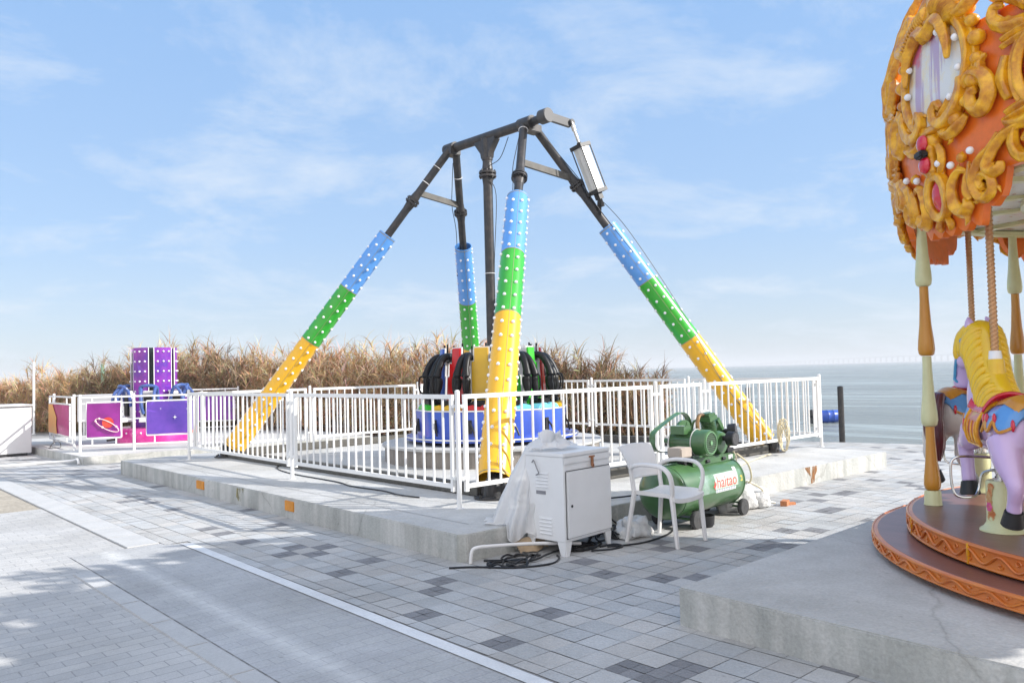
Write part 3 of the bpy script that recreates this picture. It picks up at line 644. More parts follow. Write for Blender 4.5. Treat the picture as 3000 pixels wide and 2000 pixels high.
def hgt(t):
    u = t * 60; i = int(u); f = u - i; hv = lerp(hk[i], hk[i + 1], f)
    base = interp([(0, 1.55), (.45, 1.5), (.56, 1.7), (.62, 2.1), (.78, 2.05), (.86, 1.95), (.93, 1.75), (.975, 1.45), (1, 1.1)], t)
    return base + .16 * hv
vs = []; fs = []; tone = []
def blade(p, d, ln, wd, droop, col, seg=3):
    d = Vector(d).normalized(); sd = d.cross(Vector((rr_.uniform(-1, 1), rr_.uniform(-1, 1), rr_.uniform(-.3, .3)))).normalized()
    o = len(vs); q = Vector(p)
    for i in range(seg + 1):
        f = i / seg; ww_ = wd * (1 - f * .9) / 2
        vs.append(q + sd * ww_); vs.append(q - sd * ww_)
        d = (d + Vector((0, 0, -droop / seg))).normalized(); q = q + d * (ln / seg)
    for i in range(seg): fs.append((o + 2 * i, o + 2 * i + 1, o + 2 * i + 3, o + 2 * i + 2)); tone.append(col)
for i in range(6200):
    t = rr_.random() ** .62; (x, y), nn = along(t); h = hgt(t); lay = rr_.random(); off = lay * .9 + .05
    big = rr_.random() < .02
    x += nn[0] * off; y += nn[1] * off
    hz_ = rr_.random() ** .75 * (h - .15) * (1.0 if lay < .5 else .85)
    if big: hz_ = h - .1
    patch = math.sin(t * 47) * .5 + math.sin(t * 19 + 2) * .5
    dk = .52 if (patch > .3 and rr_.random() < .8) else 1
    bc = rr_.choice([(.56, .37, .20), (.62, .44, .26), (.47, .30, .15), (.68, .52, .34), (.40, .24, .12)])
    lean = Vector((rr_.uniform(-.38, .38), rr_.uniform(-.38, .38), 1)).normalized(); L0 = rr_.uniform(.35, .6) * (1.5 if big else 1)
    # a frond: bent rib with leaflets down both sides
    for q in range(13):
        f = q / 13; base = Vector((x, y, hz_)) + lean * (L0 * .75 * f) + Vector((0, 0, -.18 * f * f))
        dirn = (lean + Vector((rr_.uniform(-.42, .42), rr_.uniform(-.42, .42), rr_.uniform(-.1, .3)))).normalized()
        c = tuple(v * dk * rr_.uniform(.75, 1.2) for v in bc)
        blade(base, dirn, rr_.uniform(.3, .58), rr_.uniform(.014, .03), rr_.uniform(.6, 2.6), c)
for i in range(7500):   # upright stalks fill the body of the screen
    t = rr_.random() ** .62; (x, y), nn = along(t); h = hgt(t) * rr_.uniform(.55, .98); off = rr_.uniform(-.7, .05)
    bc = rr_.choice([(.56, .37, .19), (.46, .28, .14), (.64, .46, .27)]); patch = math.sin(t * 47) * .5 + math.sin(t * 19 + 2) * .5
    c = tuple(v * (.6 if patch > .2 else .95) * rr_.uniform(.7, 1.2) for v in bc)
    blade((x + nn[0] * off, y + nn[1] * off, -.02), (rr_.uniform(-.12, .12), rr_.uniform(-.12, .12), 1), h, rr_.uniform(.035, .07), .05, c, 2)
me = bpy.data.meshes.new('dried_reeds'); me.from_pydata([tuple(v) for v in vs], [], fs); me.materials.append(reed)
ca = me.attributes.new('tone', 'FLOAT_COLOR', 'FACE'); ca.data.foreach_set('color', [v for c in tone for v in (*c, 1.0)])
ob = bpy.data.objects.new('dried_reeds', me); COL.objects.link(ob); ob['label'] = 'dense screen of dry tan reeds and fronds behind the rides'; ob['category'] = 'reeds'; ob['kind'] = 'stuff'

wf = root('wire_fence', 'pale wire mesh fence in front of the reeds, behind the swing ride', 'fence', (9.5, 19.0, 0))
pts = [(9.2, 19.9), (10.0, 17.6), (10.9, 15.6), (12.1, 13.6), (13.3, 12.0), (14.15, 10.75)]
galv = mat('galvanised_wire', (.6, .6, .58), .5, .3, var=.1)
mb = MB()
for z in (.25, .5, .75, 1.0, 1.22): mb.tube([(x, y, z) for x, y in pts], .008, 5)
for p, q in zip(pts, pts[1:]):
    k = max(2, int(math.dist(p, q) / .22))
    for i in range(k): f = i / k; mb.cyl((lerp(p[0], q[0], f), lerp(p[1], q[1], f), .05), (lerp(p[0], q[0], f), lerp(p[1], q[1], f), 1.22), .005, n=4, caps=False)
mb.build('wire_mesh', galv, wf)
for x, y in pts: m_ = MB(); m_.cyl((x, y, 0), (x, y, 1.3), .022, n=8); m_.build('post', white_paint, wf)
# ------------------------------------------------------------------ control cabinet
cab = root('control_cabinet', 'white sheet metal control cabinet on four feet beside the platform corner', 'cabinet', (4.62, 4.52, 0)); cab.rotation_euler = (0, 0, R(5))
CW, CD, CZ = .62, .41, .80
mb = MB(); mb.box((CW / 2, CD / 2, (.115 + CZ) / 2), (CW, CD, CZ - .115)); mb.build('body', cab_white, cab, local=True, bevel=.006)
mb = MB(); mb.box((CW / 2, CD / 2, CZ + .012), (CW + .012, CD + .012, .03)); mb.box((CW / 2, -.004, CZ - .035), (CW + .004, .008, .055)); mb.build('lid', cab_white, cab, local=True, bevel=.004)
mb = MB(); mb.box((CW / 2 + .012, -.008, (.145 + .675) / 2), (CW - .04, .016, .53 + .0)); dr = mb.build('door', cab_white, cab, local=True, bevel=.003)
mb = MB()
for z in (.705, .143): mb.box((CW / 2 + .012, -.0015, z if z < .5 else .682), (CW - .03, .004, .006))
mb.box((.020, -.0015, .41), (.006, .004, .54)); mb.box((CW - .008, -.0015, .41), (.006, .004, .54)); mb.build('door_gap', black, dr, local=True, smooth=False)
mb = MB(); mb.cyl((.075, -.02, .40), (.075, -.016, .40), .012, n=12); mb.build('lock', black, dr, local=True)
brass = mat('rusty_brass', (.35, .16, .08), .5, .6, var=.3, scale=30)
mb = MB(); mb.box((.36, -.012, .775), (.07, .012, .012)); mb.box((.36, -.016, .735), (.022, .014, .085)); mb.tube([(.36 + .012 * math.cos(a * .785), -.024, .70 + .016 * math.sin(a * .785)) for a in range(8)], .004, 5, closed=True); mb.build('latch', brass, cab, local=True)
for px_, py_ in ((.0, .0), (CW, .0), (.0, CD), (CW, CD)):
    mb = MB(); sx = 1 if px_ == 0 else -1; sy = 1 if py_ == 0 else -1
    mb.prism([(0, .118), (.085, .118), (.05, .0), (.012, .0)], lambda u, v, d_: Vector((px_ + sx * u, py_ + sy * d_, v)), .0, .012)
    mb.prism([(0, .118), (.085, .118), (.05, .0), (.012, .0)], lambda u, v, d_: Vector((px_ + sx * d_, py_ + sy * u, v)), .0, .012)
    mb.build('foot', cab_white, cab, local=True)
vd = mat('vent_shadow', (.10, .10, .11), .6)
for y_, z_, dz_, th_ in ((.23, .655, .027, .009), (.20, .29, .03, .010)):
    mb = MB(); mb.box((-.0012, y_, z_ - 2 * dz_), (.0024, .145, 5 * dz_))
    for k_ in range(5): mb.box((-.0045, y_, z_ - k_ * dz_), (.009, .13, th_), M=Matrix.Rotation(R(28), 3, 'Y'))
    mb.build('vent', cab_white, cab, local=True)
mb = MB(); mb.box((-.002, .245, .50), (.005, .10, .028)); mb.build('plate', mat('plate_grey', (.25, .25, .27), .4, .5), cab, local=True)
mb = MB(); mb.tube(spline([(-.01, .33, .74), (-.02, .30, .76), (-.02, .27, .70), (-.02, .25, .66), (-.02, .28, .64)], 5), .005, 5); mb.build('seal_wire', mat('grey_wire', (.2, .2, .21), .4, .5), cab, local=True)

# clear plastic sheet dragged over the cabinet and spilling down its left side
film = bpy.data.materials.new('plastic_film'); film.use_nodes = True; n = film.node_tree.nodes; l = film.node_tree.links
b = n['Principled BSDF']; b.inputs['Base Color'].default_value = (.80, .80, .80, 1); b.inputs['Roughness'].default_value = .28
tr = n.new('ShaderNodeBsdfTransparent'); tl = n.new('ShaderNodeBsdfTranslucent'); tl.inputs['Color'].default_value = (.85, .85, .85, 1)
m1 = n.new('ShaderNodeMixShader'); m1.inputs['Fac'].default_value = .40; l.new(b.outputs[0], m1.inputs[1]); l.new(tl.outputs[0], m1.inputs[2])
fr = n.new('ShaderNodeTexNoise'); fr.inputs['Scale'].default_value = 7; tcf = n.new('ShaderNodeTexCoord'); l.new(tcf.outputs['Object'], fr.inputs['Vector'])
mr = n.new('ShaderNodeMapRange'); l.new(fr.outputs['Fac'], mr.inputs['Value']); mr.inputs['To Min'].default_value = .20; mr.inputs['To Max'].default_value = .0
m2 = n.new('ShaderNodeMixShader'); l.new(mr.outputs[0], m2.inputs['Fac']); l.new(m1.outputs[0], m2.inputs[1]); l.new(tr.outputs[0], m2.inputs[2]); l.new(m2.outputs[0], n['Material Output'].inputs['Surface'])
film.surface_render_method = 'DITHERED' if hasattr(film, 'surface_render_method') else None
from mathutils import noise as MN
def sheet(u, v):
    # u across (0 = cabinet top front, 1 = out over the slab), v down
    th = math.pi * (.02 + 1.0 * u)
    top = Vector((4.78, 4.80, .835)); c = top.copy()
    # profile going down
    r_ = .03 + .34 * v ** .8 + .06 * v
    dx_ = -abs(math.sin(th)) * r_ * .62 - .05; dy_ = (-math.cos(th) * .25) * (.35 + .65 * v) + .06 + .16 * v
    z = .86 - 0.78 * v ** 1.15
    p = Vector((4.66 + dx_ + .10 * (1 - v), 4.88 + dy_, z))
    fold = .028 * math.sin(th * 7 + 2.0 * v) * (.25 + v) + .016 * math.sin(th * 17 + 5 * v) * v
    nrm = Vector((-math.sin(th), -math.cos(th), 0)); p += nrm * fold
    p += MN.noise_vector(Vector((u * 6, v * 5, 3.3))) * .03 * (.4 + v * .6)
    # rest on the slab instead of cutting through it
    if p.y > 4.97 and p.z < .235: p.z = .235 + .01 * math.sin(u * 40)
    p.z = max(p.z, .13 + .03 * math.sin(u * 21))
    return p
mb = MB(); mb.grid(sheet, 70, 40)
def crump(u, v):
    a = 2 * math.pi * u; r_ = v
    x = 4.82 + .25 * r_ * math.cos(a) - .01; y = 4.83 + .17 * r_ * math.sin(a)
    z = .835 + (1 - r_ ** 1.6) * (.085 + .045 * math.sin(3 * a)) + .02
    p = Vector((x, y, z)) + MN.noise_vector(Vector((math.cos(a) * r_ * 4, math.sin(a) * r_ * 4, 1.1))) * .055 * (1 - .6 * r_)
    p.z += abs(MN.noise(Vector((math.cos(a) * r_ * 9, math.sin(a) * r_ * 9, 7)))) * .05 * (1 - r_); p.z = max(p.z, .836)
    return p
mb.grid(crump, 48, 16)
mb.thing('plastic_sheet', film, 'translucent plastic sheet bunched on the cabinet top and hanging down its left side', 'plastic sheet', (4.6, 4.9, .2), ang=80)

# ------------------------------------------------------------------ armchair
ch = root('plastic_armchair', 'off white plastic armchair standing between the cabinet and the green compressor', 'chair', (5.645, 4.29, 0)); ch.rotation_euler = (0, 0, R(3))
def leg_(a, b_, r0=.021, r1=.016):
    m_ = MB(); m_.tube(spline([a, tuple(Vector(a).lerp(Vector(b_), .5)), b_], 3), [lerp(r0, r1, i / 6) for i in range(7)], 8, flat=1.25); return m_
leg_((-.205, .185, .44), (-.245, .255, 0)).build('leg', white_plastic, ch, local=True); leg_((.205, .185, .44), (.245, .255, 0)).build('leg', white_plastic, ch, local=True)
leg_((-.215, -.20, .43), (-.205, -.235, 0)).build('leg', white_plastic, ch, local=True); leg_((.215, -.20, .43), (.225, -.235, 0)).build('leg', white_plastic, ch, local=True)
mb = MB()
def sf(u, v, t=0):
    x = lerp(-.225, .225, u); y = lerp(-.235, .20, v); z = .435 - .012 * (1 - (2 * u - 1) ** 2) - .028 * max(0, 1 - v * 5) ** 2 + .012 * (2 * u - 1) ** 4
    xs = x * (1 - .10 * v)
    return Vector((xs, y, z + t))
mb.grid(lambda u, v: sf(u, v), 14, 14); o = len(mb.v); mb.grid(lambda u, v: sf(u, v, -.014 - .022 * (1 if (u < .02 or u > .98 or v < .02) else 0)), 14, 14)
k_ = 15
for i in range(14):
    for e in ((i * k_, (i + 1) * k_), (i * k_ + 14, (i + 1) * k_ + 14), (i, i + 1), (14 * k_ + i, 14 * k_ + i + 1)): mb.add([mb.v[e[0]], mb.v[e[1]], mb.v[e[1] + o], mb.v[e[0] + o]], [(0, 1, 2, 3)])
mb.build('seat', white_plastic, ch, local=True)
mb = MB()
def bf(u, v, t=0):
    w_ = lerp(.195, .235, v); x = lerp(-w_, w_, u); z = .55 + .255 * v + .012 * (1 - (2 * u - 1) ** 2) * (1 if v > .9 else 0)
    y = .205 + .075 * v + .028 * v * v * v + .03 * (1 - (2 * u - 1) ** 2)
    return Vector((x, y + t, z))
mb.grid(lambda u, v: bf(u, v), 12, 10); o = len(mb.v); mb.grid(lambda u, v: bf(u, v, .014), 12, 10); k_ = 11
for i in range(12):
    for e in ((i * k_, (i + 1) * k_), (i * k_ + 10, (i + 1) * k_ + 10)): mb.add([mb.v[e[0]], mb.v[e[1]], mb.v[e[1] + o], mb.v[e[0] + o]], [(0, 1, 2, 3)])
for i in range(10):
    for e in ((i, i + 1), (12 * k_ + i, 12 * k_ + i + 1)): mb.add([mb.v[e[0]], mb.v[e[1]], mb.v[e[1] + o], mb.v[e[0] + o]], [(0, 1, 2, 3)])
mb.tube([bf(u / 10, 0) + Vector((0, .006, -.004)) for u in range(11)], .013, 6); mb.tube([bf(u / 10, 1) + Vector((0, .012, .0)) for u in range(11)], .011, 6)
mb.build('backrest', white_plastic, ch, local=True)
for s_ in (-1, 1):
    mb = MB(); mb.tube(spline([(.205 * s_, .19, .44), (.208 * s_, .205, .55), (.222 * s_, .20, .635), (.245 * s_, .10, .672), (.255 * s_, -.03, .678), (.257 * s_, -.14, .665), (.252 * s_, -.205, .61), (.236 * s_, -.22, .52), (.215 * s_, -.205, .43)], 5), .0175, 8, flat=1.3)
    mb.build('armrest', white_plastic, ch, local=True)

# ------------------------------------------------------------------ air compressor
cp = root('air_compressor', 'green wheeled air compressor with a horizontal tank behind the plastic chair', 'compressor', (5.86, 4.58, 0)); cp.scale = (.95, .95, .93); cp.rotation_euler = (0, 0, R(4))
TR, TZ, TL_ = .265, .375, 1.42
mb = MB(); pr = [(0.0, 0)] + [(TR * math.sin(R(a)), .14 * (1 - math.cos(R(a)))) for a in range(10, 91, 10)] + [(TR, TL_ - .14)] + [(TR * math.cos(R(a)), TL_ - .14 + .14 * math.sin(R(a))) for a in range(10, 90, 10)] + [(0.0, TL_)]
mb.lathe(pr, (0, 0, TZ), 40, ax=(1, 0, 0)); tank = mb.build('tank', comp_green, cp, local=True, ang=60)
for x in (.145, TL_ - .145):
    mb = MB(); mb.tube([(x, (TR + .001) * math.cos(j * math.pi / 24), TZ + (TR + .001) * math.sin(j * math.pi / 24)) for j in range(48)], .005, 6, closed=True); mb.build('weld_seam', comp_green, tank, local=True)
# saddle bracket
mb = MB(); 
mb.prism([(.46, .60), (1.30, .60), (1.30, .665), (.46, .665)], lambda u, v, d_: Vector((u, d_, v)), -.15, -.135); mb.prism([(.46, .60), (1.30, .60), (1.30, .665), (.46, .665)], lambda u, v, d_: Vector((u, d_, v)), .135, .15)
mb.box((.88, 0, .668), (.84, .30, .012)); mb.build('mounting_plate', comp_green, cp, local=True, bevel=.003)
for x in (.70, 1.02): mb = MB(); mb.cyl((x, -.152, .632), (x + .06, -.152, .632), .018, n=10); mb.build('slot', black, cp, local=True)
# motor (axis across the tank, fan cowl to the viewer's right)
mo = MB(); mx_, mz = .66, .83
mo.lathe([(.128, -.24), (.136, -.215), (.136, -.09), (.126, -.085), (.12, -.08), (.12, .17), (.10, .2), (.05, .24), (.025, .24), (.025, .30)], (mx_, .0, mz), 32, ax=(0, 1, 0))
for q in range(24):
    a = R(q * 15); mo.box((mx_ + .126 * math.cos(a), .045, mz + .126 * math.sin(a)), (.016, .23, .005), M=Matrix.Rotation(-a, 3, 'Y'))
mo.box((mx_ - .09, .05, mz + .13), (.13, .16, .085)); mo.box((mx_, .03, .685), (.20, .22, .03))
motor = mo.build('motor', comp_green, cp, local=True, bevel=0)
mb = MB(); mb.tube([(mx_ + .137 * math.cos(a * .2618), -.085, mz + .137 * math.sin(a * .2618)) for a in range(24)], .006, 6, closed=True); mb.tube([(mx_ + .127 * math.cos(a * .2618), .175, mz + .127 * math.sin(a * .2618)) for a in range(24)], .006, 6, closed=True)
mb.build('clamp_ring', alu, motor, local=True)
mb = MB()
for q in range(-5, 6):
    hw = math.sqrt(max(0, .105 ** 2 - (q * .019) ** 2)) - .006; mb.box((mx_, -.242, mz + q * .019), (2 * hw, .004, .008))
mb.build('fan_grille', black, motor, local=True, smooth=False)
mb = MB(); mb.tube([(mx_ + .108 * math.cos(a * .2618), -.243, mz + .108 * math.sin(a * .2618)) for a in range(24)], .006, 6, closed=True); mb.cyl((mx_, -.25, mz), (mx_, -.24, mz), .022, n=12); mb.build('grille_ring', mat('comp_green_light', (.16, .34, .16), .3, coat=.3), motor, local=True)
# pump
px_ = 1.02
pb = MB(); pb.lathe([(.05, -.17), (.11, -.165), (.125, -.12), (.125, .10), (.09, .13)], (px_, 0, .80), 28, ax=(0, 1, 0)); pb.box((px_, 0, .69), (.24, .2, .035))
pump = pb.build('pump', comp_green, cp, local=True)
def head(tilt, off):
    m_ = MB(); Mt = Matrix.Rotation(R(tilt), 3, 'Y'); c0 = Vector((px_, off, .80))
    Q = lambda h: c0 + Mt @ Vector((0, 0, h))
    m_.cyl(Q(.08), Q(.24), .052, n=20)
    for i in range(7): m_.cyl(Q(.115 + i * .018), Q(.122 + i * .018), .082, n=20)
    m_.box(Q(.265), (.155, .15, .045), M=Mt); m_.box(Q(.30), (.12, .12, .03), M=Mt); m_.cyl(Q(.315), Q(.325), .05, n=16)
    for i in (-1, 1):
        for j in (-1, 1): m_.cyl(Q(.29) + Mt @ Vector((.06 * i, .055 * j, 0)), Q(.305) + Mt @ Vector((.06 * i, .055 * j, 0)), .01, n=6)
    m_.build('cylinder_head', comp_green, pump, local=True, bevel=.003)
head(-12, -.03); head(48, .03)
for c, ax in (((px_ + .02, -.26, .845), (0, -1, .0)), ((px_ + .345, -.09, .90), (.3, -.9, .1))):
    mb = MB(); c = Vector(c); ax = Vector(ax).normalized(); mb.cyl(c - ax * .035, c + ax * .045, .076, n=24); mb.cyl(c - ax * .12, c - ax * .03, .028, n=10); mb.mat(1); mb.cyl(c + ax * .044, c + ax * .048, .062, n=24)
    mb.build('air_filter', [black, mat('filter_grey', (.06, .06, .065), .6, bump=.4, bscale=60)], pump, local=True)
copper = mat('copper_pipe', (.28, .17, .08), .35, .7, var=.25, scale=12)
mb = MB(); mb.tube(spline([(px_ - .05, .0, 1.07), (px_ - .14, -.02, 1.10), (px_ - .24, -.04, 1.09), (px_ - .285, -.05, 1.03), (px_ - .28, -.05, .93), (px_ - .22, -.03, .80), (px_ - .2, -.02, .68)], 6), .021, 8); mb.build('delivery_pipe', copper, pump, local=True)
mb = MB(); mb.tube(spline([(px_ - .15, .1, .95), (px_ - .17, .06, 1.03), (px_ - .08, .03, 1.03), (px_ + .12, .04, .98), (px_ + .2, .05, .95)], 6), .013, 8); mb.build('cross_pipe', comp_green, pump, local=True)
# belt guard
gp = spline([(mx_ - .23, .0, .86), (mx_ - .21, 0, .93), (mx_ - .05, 0, 1.0), (mx_ + .2, 0, 1.09), (px_ - .02, 0, 1.11), (px_ + .09, 0, 1.05), (px_ + .14, 0, .93), (px_ + .12, 0, .80), (px_, 0, .71), (mx_ + .1, 0, .70), (mx_ - .15, 0, .73), (mx_ - .23, 0, .79)], 4, closed=True)
mb = MB()
mb.tube([(p.x, .27, p.z) for p in gp], .005, 6, closed=True); mb.tube([(p.x, .33, p.z) for p in gp], .005, 6, closed=True); k_ = len(gp)
mb.add([(p.x, .27, p.z) for p in gp] + [(p.x, .33, p.z) for p in gp], [(i, (i + 1) % k_, (i + 1) % k_ + k_, i + k_) for i in range(k_)])
mb.build('belt_guard', comp_green, cp, local=True)
mb = MB(); mb.lathe([(.17, 0), (.17, .03), (.15, .035)], (px_, .28, .86), 28, ax=(0, 1, 0))
for q in range(5): a = q * 1.2566; mb.bar((px_, .29, .86), (px_ + .15 * math.cos(a), .29, .86 + .15 * math.sin(a)), .03, .012)
mb.build('flywheel', comp_green, cp, local=True)
mb = MB(); mb.box((px_ + .20, -.08, .735), (.06, .05, .07)); mb.cyl((px_ + .2, -.08, .77), (px_ + .2, -.08, .83), .014, n=8); mb.cyl((px_ + .27, -.1, .82), (px_ + .27, -.14, .82), .032, n=16); mb.box((px_ + .24, -.1, .70), (.13, .05, .05)); mb.cyl((px_ + .24, -.1, .64), (px_ + .24, -.1, .82), .012, n=8); mb.cyl((px_ + .16, -.12, .79), (px_ + .31, -.12, .75), .01, n=8)
mb.build('pressure_switch', black, cp, local=True)
mb = MB(); mb.cyl((px_ + .17, -.13, .77), (px_ + .20, -.13, .80), .016, n=8); mb.cyl((px_ + .22, -.12, .75), (px_ + .23, -.15, .77), .014, n=8); mb.build('red_valve', red, cp, local=True)
mb = MB(); mb.box((.30, -.10, .76), (.20, .16, .10)); mb.build('terminal_box', mat('dusty_box', (.42, .36, .31), .7, var=.1), cp, local=True, bevel=.01)
mb = MB(); mb.box((.47, -.06, .70), (.09, .12, .10)); mb.cyl((.42, -.1, .66), (.42, -.02, .66), .05, n=12); mb.build('relay', black, cp, local=True, bevel=.006)
mb = MB(); mb.box((1.20, -.153, .637), (.085, .003, .045)); mb.build('sticker', mat('sticker_white', (.75, .77, .75), .4), cp, local=True, smooth=False)
# wheels and feet
for x in (.37, 1.31):
    for y in (-.22, .22):
        w_ = MB(); w_.lathe([(.060, -.025), (.082, -.024), (.09, -.012), (.09, .012), (.082, .024), (.060, .025)], (x, y, .09), 28, ax=(0, 1, 0)); wh = w_.build('wheel', mat('tyre_rubber', (.05, .05, .052), .75, var=.25, scale=20), cp, local=True)
        w_ = MB(); w_.lathe([(0, -.018), (.02, -.026), (.022, .02), (0, .02)], (x, y, .09), 12, ax=(0, 1, 0))
        for q in range(5): a = q * 1.2566; w_.bar((x, y, .09), (x + .062 * math.cos(a), y, .09 + .062 * math.sin(a)), .03, .018)
        w_.tube([(x + .062 * math.cos(a * .3927), y, .09 + .062 * math.sin(a * .3927)) for a in range(16)], .006, 6, closed=True)
        w_.build('rim', black, wh, local=True)
    mb = MB(); mb.bar((x, -.18, .14), (x, .18, .14), .07, .02); mb.bar((x, -.17, .14), (x, -.205, .09), .05, .02); mb.bar((x, .17, .14), (x, .205, .09), .05, .02)
    mb.cyl((x, -.22, .09), (x, .22, .09), .012, n=8); mb.build('bracket', comp_green, cp, local=True)
# wrap a flat shape on the tank side facing the camera
def on_tank(u, v, lift=.0015):   # u along tank, v around (m of arc), 0 at about 35 deg above the side
    a = R(193) - v / TR; return Vector((u, (TR + lift) * math.cos(a), TZ + (TR + lift) * math.sin(a)))
def wrap_mesh(me, u0, v0, sc, name, m_, lift, shear=0):
    bm = bmesh.new(); bm.from_mesh(me)
    for q in range(-3, 12): bmesh.ops.bisect_plane(bm, geom=bm.verts[:] + bm.edges[:] + bm.faces[:], plane_co=(0, q * .09, 0), plane_no=(0, 1, 0))
    bm.to_mesh(me); bm.free()
    for v_ in me.vertices: x, y = v_.co.x * sc, v_.co.y * sc; v_.co = on_tank(u0 + x + y * shear, v0 + y, lift)
    me.materials.clear(); me.materials.append(m_); o = bpy.data.objects.new(name, me); COL.objects.link(o); o.parent = tank; return o
mb = MB(); mb.grid(lambda a, c: on_tank(.40 + .80 * a + .03 * c, .012 + .19 * c, .0008), 16, 8)
mb.build('label', mat('label_haze', (.075, .20, .085), .35, scale=3.5, col2=(.32, .42, .38), thr=(.42, .68), coat=.4), tank, local=True)
def text_mesh(txt, extr=0):
    cu = bpy.data.curves.new('t', 'FONT'); cu.body = txt; cu.extrude = extr; cu.resolution_u = 4; ob_ = bpy.data.objects.new('t', cu); COL.objects.link(ob_)
    dg = bpy.context.evaluated_depsgraph_get(); me_ = bpy.data.meshes.new_from_object(ob_.evaluated_get(dg)); bpy.data.objects.remove(ob_); return me_
redink = mat('red_lettering', (.62, .06, .04), .4, var=.05); whiteink = mat('white_lettering', (.75, .76, .75), .4, var=.03)
tm = text_mesh('haitao'); wm = tm.copy()
mb = MB(); mb.grid(lambda a, c: on_tank(.675 + .46 * a + .02 * c, .040 + .155 * c, .0014), 12, 6); mb.build('logo_patch', mat('logo_patch', (.40, .50, .42), .4, scale=5, col2=(.60, .66, .60)), tank, local=True)
wrap_mesh(tm, .703, .052, .165, 'lettering', redink, .0026, .12)
mb = MB(); mb.prism([(.635, .075), (.66, .085), (.675, .128), (.682, .10), (.70, .118), (.695, .085), (.672, .062), (.668, .035), (.655, .06)], lambda u, v, d_: on_tank(u, v, d_), .001, .0028); mb.build('bird_logo', redink, tank, local=True, smooth=False)
mb = MB(); mb.grid(lambda a, c: on_tank(.69 + .40 * a, .004 + .032 * c, .0022), 8, 2); mb.build('sub_label', whiteink, tank, local=True)
mb = MB(); mb.mat(0)
for i in range(11):
    u = .700 + i * .035; mb.prism([(u, .028), (u + .022, .028), (u + .022, .032), (u, .032)], lambda a, c, d_: on_tank(a, c, d_), .0024, .003)
    mb.prism([(u + .009, .009), (u + .013, .009), (u + .013, .034), (u + .009, .034)], lambda a, c, d_: on_tank(a, c, d_), .0024, .003)
    mb.prism([(u + .001, .014), (u + .021, .014), (u + .021, .018), (u + .001, .018)], lambda a, c, d_: on_tank(a, c, d_), .0024, .003)
mb.build('sub_lettering', mat('blue_ink', (.10, .14, .35), .5), tank, local=True, smooth=False)
mb = MB(); mb.mat(0).prism([(1.19, .07), (1.235, .07), (1.235, .13), (1.19, .13)], lambda a, c, d_: on_tank(a, c, d_), .001, .002)
mb.build('warning_sticker', mat('sticker_yellow', (.50, .42, .06), .5, var=.4, scale=60), tank, local=True, smooth=False)
mb = MB(); mb.prism([(1.10, .20), (1.16, .20), (1.16, .235), (1.10, .235)], lambda a, c, d_: on_tank(a, c, d_), .001, .002); mb.build('sticker', mat('sticker_pale', (.7, .8, .78), .5), tank, local=True, smooth=False)
# black bowl under the compressor
mb = MB(); mb.lathe([(.0, .004), (.085, .004), (.1, .03), (.105, .11), (.098, .11), (.09, .03), (0, .02)], (6.37, 4.42, 0), 24); mb.thing('black_bowl', black, 'black bowl on the tiles beside the compressor front wheel', 'bowl', (6.37, 4.42, 0))

# ------------------------------------------------------------------ bag, hoses, cables, odds and ends
def lump(c, sc, seed, amp=.25, n_=36, k_=20):
    m_ = MB(); c = Vector(c)
    def f(u, v):
        a = 2 * math.pi * u; t = math.pi * v; d_ = Vector((math.sin(t) * math.cos(a), math.sin(t) * math.sin(a), math.cos(t)))
        r_ = 1 + amp * MN.noise(d_ * 1.8 + Vector((seed, 0, 0))) + amp * .5 * abs(MN.noise(d_ * 5 + Vector((0, seed, 0))))
        p = Vector((d_.x * sc[0], d_.y * sc[1], d_.z * sc[2])) * r_ + c; p.z = max(p.z, .006); return p
    return m_.grid(f, n_, k_)
bagm = mat('bag_plastic', (.70, .70, .69), .35, var=.06, scale=8, bump=.9, bscale=22)
n, l, b = nodes(bagm); b.inputs['Subsurface Weight'].default_value = .0; b.inputs['Transmission Weight'].default_value = .12
m_ = lump((7.33, 4.68, .12), (.25, .18, .20), 4.2, .35); m_.v = m_.v
lump_b = lump((7.60, 4.62, .09), (.16, .15, .13), 9.1, .4)
m_.add(lump_b.v, lump_b.f); m_.thing('plastic_bag', bagm, 'crumpled white plastic bag on the tiles at the far end of the compressor', 'bag', (7.4, 4.65, 0), ang=50)
m_ = lump((5.60, 4.62, .06), (.17, .12, .12), 2.2, .4); m_.thing('plastic_wrap', bagm, 'small crumpled white plastic wrapping on the tiles under the left end of the tank', 'bag', (5.6, 4.62, 0), ang=50)
hose_m = mat('cream_hose', (.66, .58, .40), .45, var=.1)
mb = MB()
mb.tube(spline([(7.05, 4.47, .62), (7.22, 4.45, .50), (7.35, 4.50, .33), (7.42, 4.62, .24), (7.36, 4.55, .30), (7.55, 4.5, .20), (7.66, 4.55, .08), (7.80, 4.50, .03)], 8), .010, 6)
mb.tube(spline([(7.04, 4.5, .64), (7.4, 4.7, .5), (7.9, 5.1, .27), (8.6, 5.5, .232), (9.3, 5.75, .232), (9.9, 5.9, .235), (10.3, 5.98, .24)], 8), .009, 6)
mb.thing('air_hose', hose_m, 'cream air hose running from the compressor over the bag and along the platform', 'hose', (7.3, 4.6, 0))
mb = MB(); pts = []
for i in range(120):
    a = i * .32; rr0 = .24 + .05 * math.sin(i * .9); pts.append((10.42 + .10 * math.cos(a) + .02 * math.sin(i * .23), 5.84 + rr0 * math.cos(a) * .5, .28 + rr0 * (1 + math.sin(a)) * .8))
mb.tube(pts, .009, 6); mb.thing('hose_coil', hose_m, 'loose coil of cream hose leaning at the foot of the right hand ride leg', 'hose', (10.4, 5.9, .22))
cabm = mat('black_cable', (.010, .010, .012), .4, var=.2)
